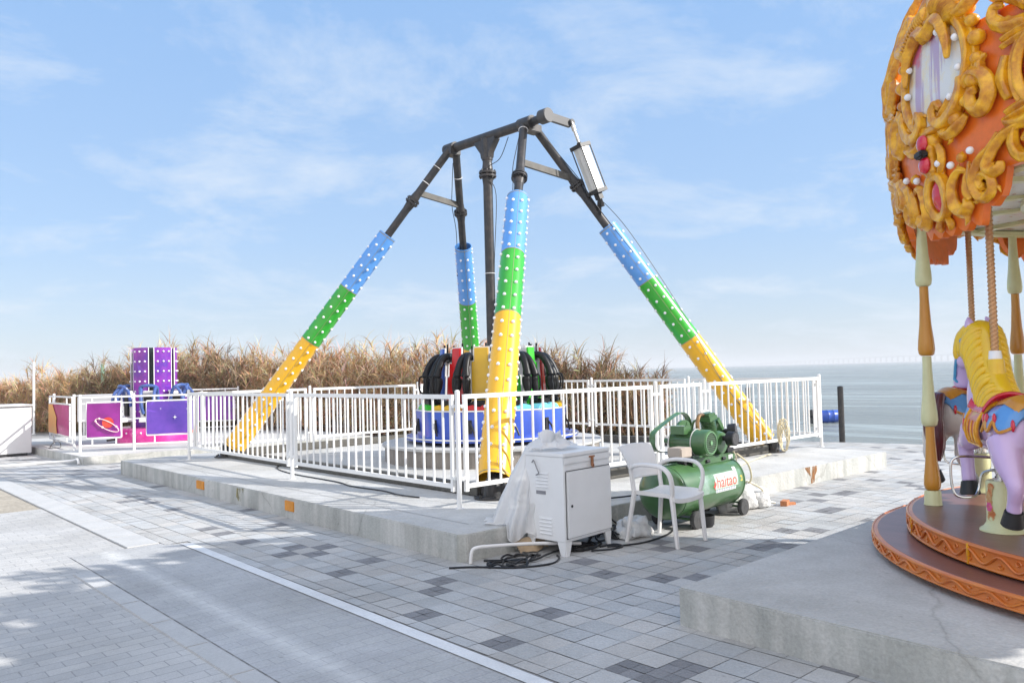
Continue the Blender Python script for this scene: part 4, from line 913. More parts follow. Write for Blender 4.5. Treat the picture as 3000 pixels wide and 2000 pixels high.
def cablepile(seed, cx_, cy_, w_, h_, n_loops, zmax, tails, r_=.0085):
    rd = random.Random(seed); m_ = MB()
    for q in range(n_loops):
        ox_, oy_ = cx_ + rd.uniform(-w_, w_) * .4, cy_ + rd.uniform(-h_, h_) * .4; a0 = rd.uniform(0, 6.3); ra, rb = w_ * rd.uniform(.25, .6), h_ * rd.uniform(.25, .6); rot = rd.uniform(-.5, .5); P = []
        for i in range(22):
            a = a0 + i * .36; x = ra * math.cos(a) * (1 + .15 * math.sin(i)); y = rb * math.sin(a) * (1 + .1 * math.cos(i * 1.7))
            P.append((ox_ + x * math.cos(rot) - y * math.sin(rot), oy_ + x * math.sin(rot) + y * math.cos(rot), .012 + rd.uniform(0, zmax) * (.5 + .5 * math.sin(i * .7 + q))))
        m_.tube(spline(P, 4), r_, 6)
    for t_ in tails: m_.tube(spline(t_, 8), r_, 6)
    return m_
cablepile(3, 4.22, 4.66, .34, .20, 4, .03, [[(4.08, 4.90, .012), (4.2, 4.78, .012), (4.32, 4.60, .02), (4.50, 4.62, .03), (4.7, 4.68, .02), (4.95, 4.66, .02)], [(3.75, 4.92, .011), (3.9, 4.80, .011), (4.1, 4.55, .011), (4.35, 4.44, .011), (4.52, 4.50, .011), (4.6, 4.6, .011)]]).thing('cable_tangle', cabm, 'tangle of black cable on the tiles before the platform corner, left of the cabinet', 'cable', (4.2, 4.7, 0), group='black cables on the ground')
cablepile(8, 4.98, 4.62, .30, .16, 4, .02, [[(4.9, 4.5, .011), (5.05, 4.42, .011), (5.2, 4.42, .011), (5.22, 4.52, .011), (5.06, 4.55, .011)]]).thing('cable_tangle', cabm, 'coil of black cable lying under the white cabinet', 'cable', (4.98, 4.6, 0), group='black cables on the ground')
cablepile(21, 5.47, 4.72, .36, .22, 6, .10, [[(5.22, 5.2, .235), (5.30, 5.05, .25), (5.33, 4.93, .2), (5.36, 4.86, .06), (5.5, 4.75, .012)], [(5.40, 5.3, .235), (5.45, 5.02, .26), (5.50, 4.92, .16), (5.46, 4.85, .05), (5.4, 4.7, .012)], [(5.62, 5.25, .235), (5.60, 5.0, .25), (5.62, 4.9, .12), (5.7, 4.8, .02), (5.55, 4.6, .012)],
          [(5.0, 5.5, .23), (5.4, 5.35, .235), (5.8, 5.28, .235), (6.1, 5.1, .25), (6.1, 4.9, .3)], [(5.1, 4.5, .011), (5.4, 4.38, .011), (5.8, 4.42, .011), (6.0, 4.5, .011)]]).thing('cable_tangle', cabm, 'heap of black cable spilling off the platform edge behind the plastic chair', 'cable', (5.47, 4.75, 0), group='black cables on the ground')
mb = MB(); mb.tube(spline([(3.97, 4.93, .005), (3.98, 4.92, .10), (4.02, 4.90, .125), (4.15, 4.86, .122), (4.5, 4.75, .10), (4.9, 4.62, .055)], 6), .014, 10); mb.thing('white_pipe', white_plastic, 'thin white plastic pipe bent against the platform corner and running to the cabinet', 'pipe', (4.0, 4.9, 0))
mb = MB(); mb.grid(lambda u, v: Vector((4.42 + .32 * u, 4.93 - .10 * v + .02 * math.sin(u * 9), .02 + .10 * (1 - v) + .02 * MN.noise(Vector((u * 5, v * 5, 0))))), 14, 6); mb.thing('scrap_of_cardboard', mat('cardboard', (.42, .31, .2), .9, var=.1), 'torn piece of brown cardboard leaning on the slab behind the white pipe', 'cardboard', (4.55, 4.9, 0), ang=60)
mb = MB(); mb.tube(spline([(4.92, 5.62, .235), (4.97, 5.55, .225), (5.0, 5.42, .225), (5.04, 5.5, .25), (5.02, 5.56, .27), (4.78, 5.52, .225), (4.74, 5.45, .225)], 5), .0035, 4); mb.thing('loose_wire', cabm, 'bent piece of thin black wire on the slab near the front ride leg', 'wire', (4.9, 5.5, .22))
mb = MB(); mb.tube(spline([(5.25, 5.98, .40), (5.22, 5.85, .33), (5.2, 5.75, .27), (5.3, 5.6, .235), (5.5, 5.5, .235)], 6), .014, 8); mb.thing('foot_cable', cabm, 'short thick black cable end at the foot of the front ride leg', 'cable', (5.3, 5.8, .22))
mb = MB(); mb.box((7.86, 4.42, .03), (.14, .07, .055), .3); mb.box((7.93, 4.40, .015), (.12, .05, .03), -.4); mb.thing('brick_pieces', mat('brick_orange', (.5, .2, .09), .85, var=.2, bump=.4), 'broken orange brick pieces on the tiles right of the plastic bag', 'bricks', (7.88, 4.42, 0), bevel=.004)
mb = MB(); mb.tube(spline([(4.35, 8.6, .228), (4.3, 8.9, .232), (4.37, 9.3, .228), (4.33, 9.9, .23), (4.42, 10.4, .228), (4.45, 11.6, .228), (4.62, 12.4, .228), (4.9, 12.75, .235)], 6), .008, 5)
mb.v = [(x + .47, y - 1.8, z) for x, y, z in mb.v]; mb.thing('ground_cable', cabm, 'long black cable lying on the slab beside the base beam under the left railing', 'cable', (4.85, 8, .22))
# ------------------------------------------------------------------ purple drop tower
tw = root('drop_tower', 'purple cylindrical kids drop tower with white bulbs, pink base and blue seats', 'fairground ride', (6.0, 18.45, .15)); TC = Vector((6.0, 18.45, 0))
def galaxy(name, a, b_, c_, scale=1.6, rough=.3):
    m_ = mat(name, a, rough, scale=scale, col2=b_, thr=(.38, .62), coat=.3); n_, l_, bb = nodes(m_)
    t_ = n_.new('ShaderNodeTexCoord'); vo = n_.new('ShaderNodeTexNoise'); vo.inputs['Scale'].default_value = scale * 2.2; vo.inputs['Distortion'].default_value = 1.2; l_.new(t_.outputs['Object'], vo.inputs['Vector'])
    rp = n_.new('ShaderNodeValToRGB'); rp.color_ramp.elements[0].position = .60; rp.color_ramp.elements[0].color = (0, 0, 0, 1); rp.color_ramp.elements[1].position = .72; rp.color_ramp.elements[1].color = (1, 1, 1, 1); l_.new(vo.outputs['Fac'], rp.inputs['Fac'])
    m2_ = n_.new('ShaderNodeMixRGB'); l_.new(rp.outputs['Color'], m2_.inputs['Fac']); s_ = bb.inputs['Base Color'].links[0].from_socket; l_.new(s_, m2_.inputs['Color1']); m2_.inputs['Color2'].default_value = (*c_, 1); l_.new(m2_.outputs[0], bb.inputs['Base Color']); return m_
pur = galaxy('tower_purple', (.09, .02, .30), (.30, .03, .36), (.20, .05, .48))
pink = galaxy('tower_pink', (.50, .02, .22), (.70, .05, .33), (.80, .25, .45), 3)
mb = MB(); mb.lathe([(.72, 0), (.75, .03), (.75, .30), (.72, .34), (.1, .36)], (TC.x, TC.y, .15), 48); base = mb.build('base', pink, tw)
tb_me = MB().ball((0, 0, 0), .022, 8, 5).mesh('light_bulb', bulbm)
def tbulb(p, par): o_ = bpy.data.objects.new('light_bulb', tb_me); COL.objects.link(o_); o_.parent = par; o_.location = Vector(p) - tw.location
for q in range(28): a = R(q * 360 / 28); tbulb((TC.x + .752 * math.cos(a), TC.y + .752 * math.sin(a), .39), base)
mb = MB(); mb.lathe([(.36, .1), (.36, 2.06)], (TC.x, TC.y, .15), 32); mb.build('core', mat('tower_core', (.02, .035, .04), .5), tw)
bul = MB()
for q in range(6):
    a0 = 60 * q + 12; mb = MB(); mb.lathe([(.455, .3), (.475, .3), (.475, 2.06), (.455, 2.06)], (TC.x, TC.y, .15), 10, a0, a0 + 47); pn = mb.build('column_panel', pur, tw)
    mb = MB()
    for aa in (a0, a0 + 47): a = R(aa); mb.bar((TC.x + .476 * math.cos(a), TC.y + .476 * math.sin(a), .45), (TC.x + .476 * math.cos(a), TC.y + .476 * math.sin(a), 2.21), .014, .014)
    mb.build('edge_strip', white_plastic, pn)
    for i in range(8):
        for aa in (a0 + 9, a0 + 23.5, a0 + 38):
            a = R(aa); p = (TC.x + .48 * math.cos(a), TC.y + .48 * math.sin(a), .62 + i * .215)
            if math.cos(a) * TC.x + math.sin(a) * TC.y < -.35 * TC.length: tbulb(p, pn)
            else: bul.ball(p, .021, 8, 5)
ob = bul.build('light_bulbs', bulbm, tw, merge=False, ang=180); ob['kind'] = 'stuff'
blu = mat('seat_blue', (.05, .10, .30), .35, coat=.3)
for q in range(6):
    a = R(60 * q + 5.5 - 3); er = Vector((math.cos(a), math.sin(a), 0)); et = Vector((-er.y, er.x, 0)); P = lambda r_, t, z: TC + er * r_ + et * t + Vector((0, 0, z))
    mb = MB(); mb.prism([(-.17, .62), (.17, .62), (.20, .95), (.13, 1.28), (-.13, 1.28), (-.20, .95)], lambda u, v, d_: P(d_, u, v), .49, .56); mb.prism([(-.17, .62), (.17, .62), (.16, .72), (-.16, .72)], lambda u, v, d_: P(d_, u, v), .56, .82)
    st = mb.build('seat', white_plastic, tw, bevel=.02)
    mb = MB(); mb.prism([(-.12, .74), (.12, .74), (.11, 1.2), (-.11, 1.2)], lambda u, v, d_: P(d_, u, v), .555, .60); mb.build('pad', padblack, st, bevel=.015)
    mb = MB(); mb.tube([P(*p) for p in spline([(.55, .17, .95), (.60, .17, 1.25), (.68, .15, 1.36), (.72, .0, 1.39), (.68, -.15, 1.36), (.60, -.17, 1.25), (.55, -.17, .95)], 5)], .035, 8)
    for s_ in (-1, 1): mb.tube([P(*p) for p in spline([(.68, .14 * s_, 1.35), (.80, .13 * s_, 1.2), (.84, .11 * s_, .95), (.80, .08 * s_, .80)], 5)], .034, 8)
    mb.build('restraint', blu, st)

# ------------------------------------------------------------------ banner fences round the tower
def planet_mat(name, base_c, sec):
    return galaxy(name, base_c, sec, tuple(min(1, v * 1.5) for v in sec), 1.4, .45)
def banner_fence(label, posts, panels, z0, h, group='white tube fences with space banners'):
    r_ = root('banner_fence', label, 'fence', (posts[0][0], posts[0][1], z0), group)
    for x, y in posts: m_ = MB(); m_.cyl((x, y, z0), (x, y, z0 + h + .06), .026, n=10); m_.build('post', white_paint, r_)
    for a, b_, f0, f1, z1, z2, bm_, deco in panels:
        a = Vector(a); b_ = Vector(b_); V = lambda f, z: (lerp(a.x, b_.x, f), lerp(a.y, b_.y, f), z0 + z)
        m_ = MB(); m_.bar(V(0, h), V(1, h), .03, .035); m_.bar(V(0, .12), V(1, .12), .03, .03); m_.bar(V(0, .12), V(0, h), .03, .03); m_.bar(V(1, .12), V(1, h), .03, .03)
        for f in (f0, f1): m_.bar(V(f, z1 - .02), V(f, z2 + .02), .03, .03)
        for z in (z1 - .02, z2 + .02): m_.bar(V(f0, z), V(f1, z), .03, .03)
        for f in (lerp(f0, f1, .15), lerp(f0, f1, .85)): m_.bar(V(f, z2), V(f, h), .022, .022); m_.bar(V(f, .12), V(f, z1), .022, .022)
        for f_a, f_b in ((0, f0), (f1, 1)):
            if abs(f_b - f_a) > .02: m_.bar(V(f_a, (z1 + z2) / 2), V(f_b, (z1 + z2) / 2), .022, .022); m_.bar(V(f_a, z2), V(f_b, z2), .022, .022)
        fr = m_.build('frame', white_paint, r_)
        nrm = Vector((b_.y - a.y, -(b_.x - a.x))).normalized()
        if nrm.dot(-a) < 0: nrm = -nrm
        m_ = MB(); m_.grid(lambda u, v: Vector(V(lerp(f0, f1, u), lerp(z1, z2, v))) + Vector((nrm.x, nrm.y, 0)) * (.02 + .006 * math.sin(u * 9 + v * 4)), 12, 8); ban = m_.build('banner', bm_, fr)
        W_ = (b_ - a).length * (f1 - f0); H_ = z2 - z1; e = (b_ - a).normalized()
        Q = lambda u, v, d_: Vector((a.x, a.y, z0)) + Vector((e.x, e.y, 0)) * ((b_ - a).length * f0 + u * W_) + Vector((nrm.x, nrm.y, 0)) * (.03 + d_) + Vector((0, 0, z1 + v * H_))
        deco(Q, ban, W_, H_)
pred = mat('planet_red', (.62, .02, .03), .4, scale=6, col2=(.78, .10, .05)); bany = mat('banner_yellow', (.80, .45, .12), .4, scale=2, col2=(.85, .25, .05)); orb = mat('orbit_pink', (.9, .62, .62), .4)
def d_planet(Q, ban, W_, H_):
    m_ = MB(); m_.prism([(.62 + .17 * math.cos(j * .349), .42 + .17 * W_ / H_ * math.sin(j * .349)) for j in range(18)], Q, 0, .004); m_.build('planet', pred, ban, smooth=False)
    m_ = MB(); pts = [Q(.60 + .36 * math.cos(j * .3307) * .95 + .0, .34 + .13 * math.sin(j * .3307) - .16 * math.cos(j * .3307), .008) for j in range(19)]
    m_.tube(pts, .009, 5, closed=True)
    for j in (2, 7, 10, 13): m_.ball(pts[j], .022, 8, 5)
    m_.build('orbit', orb, ban)
def d_star(Q, ban, W_, H_):
    m_ = MB()
    for (cx_, cy_, s_) in ((.56, .50, .045), (.28, .78, .02), (.8, .75, .018)):
        m_.prism([(cx_ + (s_ if j % 2 == 0 else s_ * .25) * math.cos(j * math.pi / 4), cy_ + (s_ if j % 2 == 0 else s_ * .25) * math.sin(j * math.pi / 4) * W_ / H_) for j in range(8)], Q, 0, .004)
    m_.build('star', bulbm, ban, smooth=False); m_ = MB(); m_.prism([(.86, .0), (1, .22), (1, .0)], Q, 0, .004); m_.build('comet', pred, ban, smooth=False)
def d_flame(Q, ban, W_, H_):
    m_ = MB(); m_.prism([(0, 0), (.44, 0), (.40, .3), (.42, .55), (.30, .8), (.22, 1), (0, 1)], Q, 0, .004); m_.build('yellow_patch', bany, ban, smooth=False)
def d_none(Q, ban, W_, H_):
    m_ = MB()
    for (cx_, cy_) in ((.3, .4), (.55, .7), (.72, .3), (.85, .6)): m_.prism([(cx_ + (.012 if j % 2 == 0 else .004) * math.cos(j * math.pi / 4), cy_ + (.012 if j % 2 == 0 else .004) * math.sin(j * math.pi / 4) * W_ / H_) for j in range(8)], Q, 0, .004)
    m_.build('star', bulbm, ban, smooth=False)
bmag = planet_mat('banner_magenta', (.40, .01, .15), (.50, .02, .22)); bpur = planet_mat('banner_purple', (.20, .01, .19), (.30, .015, .27)); bvio = planet_mat('banner_violet', (.07, .03, .32), (.14, .05, .42)); bvi2 = planet_mat('banner_lilac', (.14, .04, .34), (.30, .07, .42))
BF0, BF1, BF2 = (4.18, 17.1), (5.02, 16.62), (6.05, 16.05)
banner_fence('white tube fence with a red planet banner and a violet star banner facing the path', [BF0, BF1, (6.12, 16.02)], [(BF0, BF1, .13, .76, .28, .93, bpur, d_planet), (BF1, BF2, .20, .99, .30, .93, bvio, d_star)], .15, 1.05)
banner_fence('white tube fence with an orange and magenta banner at the left end by the tower', [(4.35, 19.9), (4.22, 17.7)], [((4.35, 20.3), (4.24, 17.9), .02, .9, .26, .88, bmag, d_flame)], .15, 1.05)
banner_fence('white tube fence with a lilac banner beyond the rear railing of the swing ride', [(7.1, 21.3), (8.75, 20.4)], [((7.1, 21.3), (8.75, 20.4), .08, .96, .30, .92, bvi2, d_none)], .13, 1.1)
mb = MB(); mb.bar((5.2, 19.1, .2), (6.0, 18.8, .30), .05, .05); mb.thing('steel_bar', beam_steel, 'dark steel bar lying on the slab beside the pink tower base', 'bar', (5.2, 19.1, .15))
# white counter beyond the banner fence
ct = root('white_counter', 'long white counter box on short legs behind the planet banner', 'counter', (6.3, 22.3, .0))
mb = MB(); mb.box((6.35, 22.2, .80), (1.9, .6, .66), -.8); mb.build('body', white_plastic, ct, bevel=.02)
mb = MB(); mb.box((6.35, 22.2, 1.15), (2.0, .7, .04), -.8); mb.build('top', white_plastic, ct, bevel=.01)
for s_ in (-.8, .8): mb = MB(); mb.box((6.35 + s_ * math.cos(-.8), 22.2 + s_ * math.sin(-.8), .24), (.06, .5, .48), -.8); mb.build('leg', white_plastic, ct)

# white box at the left edge
wb = root('white_booth', 'low white box with a sloping lid left of the tower slab', 'box', (3.3, 19.6, 0))
mb = MB(); mb.prism([(18.15, 0), (20.4, 0), (20.4, 1.10), (18.15, .62)], lambda u, v, d_: Vector((d_, u, v)), 2.35, 3.55)
wb_mat = mat('booth_white', (.66, .66, .66), .5, var=.03)
mb = MB(); mb.prism([(2.2, 0.05), (3.78, 0.05), (3.78, 1.02), (3.1, 1.02), (2.2, .62)], lambda u, v, d_: Vector((u, d_, v)), 19.2, 20.4); mb.build('body', wb_mat, wb, bevel=.015)
mb = MB(); mb.prism([(2.16, .63), (3.08, 1.035), (3.8, 1.035), (3.8, 1.06), (3.06, 1.06), (2.14, .655)], lambda u, v, d_: Vector((u, d_, v)), 19.15, 20.45); mb.build('lid', white_plastic, wb)
mb = MB(); mb.box((3.0, 19.25, .03), (1.4, .1, .05)); mb.build('skid', black, wb)
for (x, y, h_, m_, lab, r_) in ((5.35, 26.9, 2.1, white_paint, 'thin white pole standing left of the tower in front of the reeds', .035), (6.9, 25.7, 2.0, mat('pale_green_pole', (.25, .42, .30), .5), 'pale green pole standing in front of the reeds behind the planet banner', .05)):
    mb = MB(); mb.cyl((x, y, 0), (x, y, h_), r_, n=12); mb.cyl((x, y, 0), (x, y, .02), r_ * 2, n=12); mb.cyl((x, y, h_), (x, y, h_ + .02), r_ * 1.3, n=12); mb.thing('pole', m_, lab, 'pole', (x, y, 0))
mb = MB(); mb.tube(spline([(2.6, 17.3, .015), (3.0, 17.0, .015), (3.5, 16.8, .03), (3.85, 16.4, .06), (3.90, 16.15, .10), (3.90, 16.05, .02)], 6), .022, 8); mb.thing('floor_pipe', white_plastic, 'white pipe on the tiles running to the corner of the tower slab', 'pipe', (3.5, 16.8, 0))
mb = MB(); mb.tube(spline([(4.05, 18.9, .155), (4.10, 18.85, .25), (4.2, 18.8, .27), (4.22, 18.75, .17), (4.12, 18.6, .155), (4.0, 18.8, .155)], 5), .008, 5); mb.thing('wire_loop', beam_steel, 'small loop of wire on the corner of the tower slab', 'wire', (4.1, 18.8, .15))

# ------------------------------------------------------------------ quay posts, barrel, far bridge
mb = MB(); mb.cyl((14.92, 7.15, -.3), (14.92, 7.15, 1.04), .055, n=14); mb.ball((14.92, 7.15, 1.04), .055, 14, 5, (1, 1, .4)); mb.thing('bollard_post', dark_steel, 'dark steel post on the quay edge, right of the end of the railing', 'post', (14.92, 7.15, 0), group='dark posts on the quay')
mb = MB(); mb.cyl((14.25, 8.72, -.3), (14.25, 8.72, 1.04), .055, n=14); mb.ball((14.25, 8.72, 1.04), .055, 14, 5, (1, 1, .4)); mb.thing('bollard_post', dark_steel, 'dark steel post on the quay seen through the railing by the right hand leg', 'post', (14.25, 8.72, 0), group='dark posts on the quay')
br_ = root('blue_barrel', 'blue plastic barrel floating on its side in the sea beyond the railing end', 'barrel', (32.6, 15.9, -.8)); bd = Vector((.74, -.67, 0))
bc_ = Vector((32.3, 16.0, -.72)); mb = MB(); mb.lathe([(0, -.42), (.24, -.42), (.26, -.38), (.26, -.12), (.275, -.1), (.26, -.08), (.26, .12), (.275, .14), (.26, .16), (.26, .38), (.24, .42), (0, .42)], bc_, 24, ax=bd); mb.build('body', mat('barrel_blue', (.02, .08, .42), .35, coat=.2), br_)
mb = MB(); mb.cyl(bc_ - bd * .75, bc_ - bd * .70, .30, n=20); mb.cyl(bc_ - bd * .8, bc_ - bd * .4, .05, n=8); mb.build('end_disc', black, br_)
bg_m = mat('bridge_concrete', (.5, .5, .5), .8)
bd_ = root('sea_bridge', 'long low bridge on many piers crossing the sea at the horizon', 'bridge', (2500, 700, -1))
def hz(px_, dist, z): # point at compass of an image column, fixed distance
    v_ = Vector((0.74139871 * (px_ - 1500) / 2341 + .67103632, -0.67058866 * (px_ - 1500) / 2341 + .74049436, 0)).normalized(); return Vector((v_.x * dist, v_.y * dist, z))
P = [hz(2180, 3900, 4), hz(2330, 3500, 13), hz(2500, 3050, 17), hz(2700, 2700, 18), hz(2950, 2400, 18), hz(3300, 2200, 18), hz(3900, 2100, 16)]
SP = spline(P, 12); mb = MB()
for p, q in zip(SP, SP[1:]): mb.bar(p, q, 14, 3.0)
mb.build('deck', bg_m, bd_)
for i in range(2, len(SP) - 1, 1):
    p = SP[i]; mb = MB(); mb.box((p.x, p.y, (p.z - 4) / 2), (5, 5, max(1, p.z + 1))); mb.build('pier', bg_m, bd_)
# ------------------------------------------------------------------ carousel
CX, CY = 6.6, .4
car = root('carousel', 'orange and gold carousel with scrollwork canopy and two step round deck at the right edge', 'carousel', (CX, CY, .22))
ZO = .22   # children are in local metres above the slab; K() takes absolute heights
RP = [(2.1, 1.96), (2.25, 1.985), (2.45, 2.025), (2.75, 2.05), (3.1, 2.06), (3.4, 2.05), (3.65, 1.98), (3.85, 1.90), (4.05, 1.77), (4.4, 1.55)]
AZ0 = 137.5
def K(u, z, out=0):
    a = R(AZ0 + u); r_ = interp(RP, z) + out; return Vector((r_ * math.cos(a), r_ * math.sin(a), z - ZO))
SC = [(0, 2.285), (8, 2.30), (9.5, 2.375), (13.2, 2.38), (14.2, 2.43), (15.0, 2.52), (22.5, 2.525)]
def scal(u): u = abs(u); return interp(SC, u) - .048 * abs(math.cos(math.pi * u / 3.9)) * max(0, min(1, (13 - u) / 2))
def build_local(mb, name, m_, parent, **kw): return mb.build(name, m_, parent, local=True, **kw)
seg = bpy.data.objects.new('canopy_panel', None)   # replaced by the first mesh below
NU, NV = 150, 6; mb = MB(); vs = []
for side, o_ in ((0, 0), (1, -.045)):
    for i in range(NU + 1):
        u = -22.5 + 45 * i / NU; zb_ = scal(u)
        for j in range(NV + 1): vs.append(K(u, lerp(zb_, 3.36, (j / NV)), o_))
o_ = (NU + 1) * (NV + 1); fs = []
for i in range(NU):
    for j in range(NV):
        a = i * (NV + 1) + j; fs.append((a, a + NV + 1, a + NV + 2, a + 1)); fs.append((a + o_, a + o_ + 1, a + o_ + NV + 2, a + o_ + NV + 1))
    for j in (0, NV): a = i * (NV + 1) + j; fs.append((a, a + o_, a + o_ + NV + 1, a + NV + 1))
mb.add(vs, fs); seg = build_local(mb, 'canopy_panel', orange, car)
sub = []   # sub-parts of a segment
G = MB()
def T(pts, r_, out=.03, k=7, n_=16, closed=False, flat=1.0):
    P = spline([(p[0], p[1], 0) for p in pts], k, closed); m_ = len(P)
    rs = [interp([(i / (len(r_) - 1), v) for i, v in enumerate(r_)], i / (m_ - 1)) for i in range(m_)] if isinstance(r_, (list, tuple)) else r_
    if not isinstance(rs, list): rs = [rs] * m_
    rs = [r0 * .80 * (1 + .035 * math.sin(i * 1.25)) for i, r0 in enumerate(rs)]   # carved leaf ripple
    G.tube([K(p.x, p.y, out * .8) for p in P], rs, 16, closed=closed, flat=flat, flute=.20)
    if len(P) > 12 and not closed:   # small side leaflets breaking up the outline
        for i in range(9, m_ - 8, 14):
            p, q = K(P[i].x, P[i].y, out * .6), K(P[i + 1].x, P[i + 1].y, out * .6); dr_ = (q - p).normalized(); sd_ = dr_.cross(Vector((p.x, p.y, 0)).normalized())
            G.tube([p, p + (sd_ * 1.25 - dr_ * .7) * rs[i], p + (sd_ * 1.5 - dr_ * 1.7) * rs[i]], [rs[i] * .55, rs[i] * .42, rs[i] * .08], 8)
def both(pts, r_, out=.03, **kw):
    T(pts, r_, out, **kw); T([(-p[0], p[1]) for p in pts], r_, out, **kw)
# mirror frame
el = lambda a_, b_, c_, n_=28: [(a_ * math.cos(2 * math.pi * j / n_), c_ + b_ * math.sin(2 * math.pi * j / n_) * (1 if math.sin(2 * math.pi * j / n_) > 0 else 1)) for j in range(n_)]
T([(u + 1, z) for u, z in el(9.2, .335, 3.20)], .032, .045, k=2, closed=True, n_=10); T([(u + 1, z) for u, z in el(10.2, .37, 3.20)], .026, .02, k=2, closed=True)
for j in range(22):
    a = 2 * math.pi * (j + .5) / 22
    if math.sin(a) > .9: continue
    G.ball(K(1 + 11.2 * math.cos(a), 3.20 + .40 * math.sin(a), .03), .040 if j % 2 else .05, 10, 6, (1, 1, .9))
for s_ in (-1, 1):   # ribbed rolls hugging the top of the frame
    for j in range(13):
        a = R(38 + j * 3.6); c = K(s_ * 9.6 * math.cos(a), 3.20 + .405 * math.sin(a), .045); c2 = K(s_ * 9.6 * math.cos(a + .03), 3.20 + .405 * math.sin(a + .03), .045); G.cyl(c, c2, .062, .052, n=12)
both([(2.0, 3.50), (3.6, 3.62), (2.2, 3.71), (.7, 3.64), (1.3, 3.56), (2.2, 3.60)], [.03, .042, .04, .034, .03, .02], .06)
both([(5.5, 3.50), (8.2, 3.46), (11.2, 3.50), (12.4, 3.62), (11.0, 3.70), (9.2, 3.64), (9.4, 3.54), (10.4, 3.56)], [.03, .045, .055, .05, .045, .036, .03, .02], .06)
T([(0, 3.52), (0, 3.62), (0, 3.76)], [.05, .045, .012], .05); both([(4.6, 3.58), (5.0, 3.66), (5.3, 3.72)], [.03, .032, .012], .04)
both([(0, 3.44), (2.6, 3.50), (5.0, 3.44), (6.4, 3.33), (6.6, 3.22)], [.05, .055, .045, .034, .015], .075)
# lower curls of the frame
both([(9.2, 3.08), (8.6, 2.98), (6.6, 2.90), (4.4, 2.87), (2.6, 2.90), (2.0, 2.96), (3.0, 3.00), (4.0, 2.96)], [.03, .04, .045, .045, .04, .035, .03, .022], .06)
both([(9.2, 3.02), (11.2, 3.07), (13.4, 3.02), (14.0, 2.93), (12.6, 2.86), (10.8, 2.89), (10.6, 2.96), (11.8, 2.98)], [.03, .042, .05, .055, .055, .045, .04, .03], .05)
both([(12.8, 3.02), (12.6, 3.11), (13.8, 3.14)], [.035, .032, .012], .04)
both([(3.0, 2.84), (5.0, 2.80), (7.6, 2.82), (9.4, 2.86)], [.02, .042, .046, .02], .045)
both([(2.2, 2.90), (4.4, 2.94), (6.4, 3.01)], [.02, .03, .02], .05)
# jewel cups below the mirror
T([(0, 2.60), (0, 2.63), (0, 2.70), (0, 2.76), (0, 2.84)], [.052, .07, .055, .075, .05], .03, n_=12)
both([(1.5, 2.78), (2.6, 2.72), (2.3, 2.64), (1.2, 2.60)], [.02, .032, .03, .015], .04)
# oval ring and lower scrolls
T([(2.6 * math.cos(2 * math.pi * j / 16), 2.475 + .125 * math.sin(2 * math.pi * j / 16)) for j in range(16)], .036, .04, k=3, closed=True, n_=10)
both([(7.9, 2.555), (6.4, 2.575), (4.9, 2.535), (4.1, 2.455), (4.5, 2.375), (6.0, 2.345), (7.2, 2.375), (7.0, 2.415)], [.012, .026, .036, .042, .048, .05, .045, .02], .04)
both([(14.9, 2.70), (13.2, 2.635), (11.4, 2.60), (10.0, 2.545), (9.2, 2.475), (9.8, 2.405), (11.2, 2.385), (12.7, 2.42), (12.6, 2.485), (11.3, 2.51), (10.4, 2.48), (10.7, 2.445), (11.4, 2.447)], [.016, .03, .034, .036, .036, .036, .036, .034, .032, .03, .028, .026, .024], .045)
both([(20.5, 2.72), (17.6, 2.70), (15.2, 2.665), (13.3, 2.60), (12.4, 2.545), (13.2, 2.515), (14.6, 2.52), (14.9, 2.55)], [.012, .028, .036, .038, .044, .05, .04, .02], .05)
both([(9.6, 2.585), (8.3, 2.52), (7.9, 2.44), (8.3, 2.395)], [.012, .026, .034, .02], .05); both([(9.4, 2.60), (9.0, 2.52), (8.9, 2.45)], [.01, .02, .014], .06)
both([(18.0, 2.73), (17.2, 2.63), (18.0, 2.555), (19.7, 2.54), (20.8, 2.59), (19.9, 2.645), (18.9, 2.62)], [.02, .034, .036, .036, .034, .03, .022], .045)
both([(7.0, 2.66), (7.7, 2.635)], [.024, .016], .03); G.ball(K(7.3, 2.64, .03), .03, 8, 6); G.ball(K(-7.3, 2.64, .03), .03, 8, 6)
both([(1.0, 2.34), (1.6, 2.30), (1.2, 2.27)], [.02, .03, .012], .03)
# post crest around u = 22.5
Uc = 22.5
def crest(pts, r_, out=.05, **kw):
    T([(Uc + p[0], p[1]) for p in pts], r_, out, **kw); T([(Uc - p[0], p[1]) for p in pts], r_, out, **kw)
T([(Uc + 3.7 * math.cos(2 * math.pi * j / 16), 2.97 + .19 * math.sin(2 * math.pi * j / 16)) for j in range(16)], .034, .05, k=3, closed=True, n_=10)
T([(Uc + 4.9 * math.cos(2 * math.pi * j / 16), 2.97 + .235 * math.sin(2 * math.pi * j / 16)) for j in range(16)], .022, .03, k=3, closed=True)
for z in (3.145, 3.185, 2.80, 2.765): crest([(0, z + .02), (3.0, z + .012), (6.0, z - .01)], [.024, .024, .018], .045)
crest([(5.2, 3.08), (6.1, 2.97), (5.2, 2.86)], [.034, .044, .034], .035)
crest([(0, 2.75), (3.2, 2.72), (5.6, 2.735), (6.6, 2.76)], [.05, .045, .032, .012], .04)
crest([(2.0, 3.22), (5.2, 3.24), (7.2, 3.30), (7.0, 3.36), (5.4, 3.35)], [.04, .045, .04, .034, .014], .05)
crest([(1.6, 3.30), (4.4, 3.40), (6.8, 3.44), (8.2, 3.51), (7.6, 3.57), (6.0, 3.55)], [.04, .052, .05, .045, .04, .015], .045)
crest([(1.0, 3.42), (3.2, 3.56), (5.2, 3.64), (7.0, 3.70), (6.8, 3.78), (5.0, 3.76)], [.04, .055, .055, .05, .04, .015], .05)
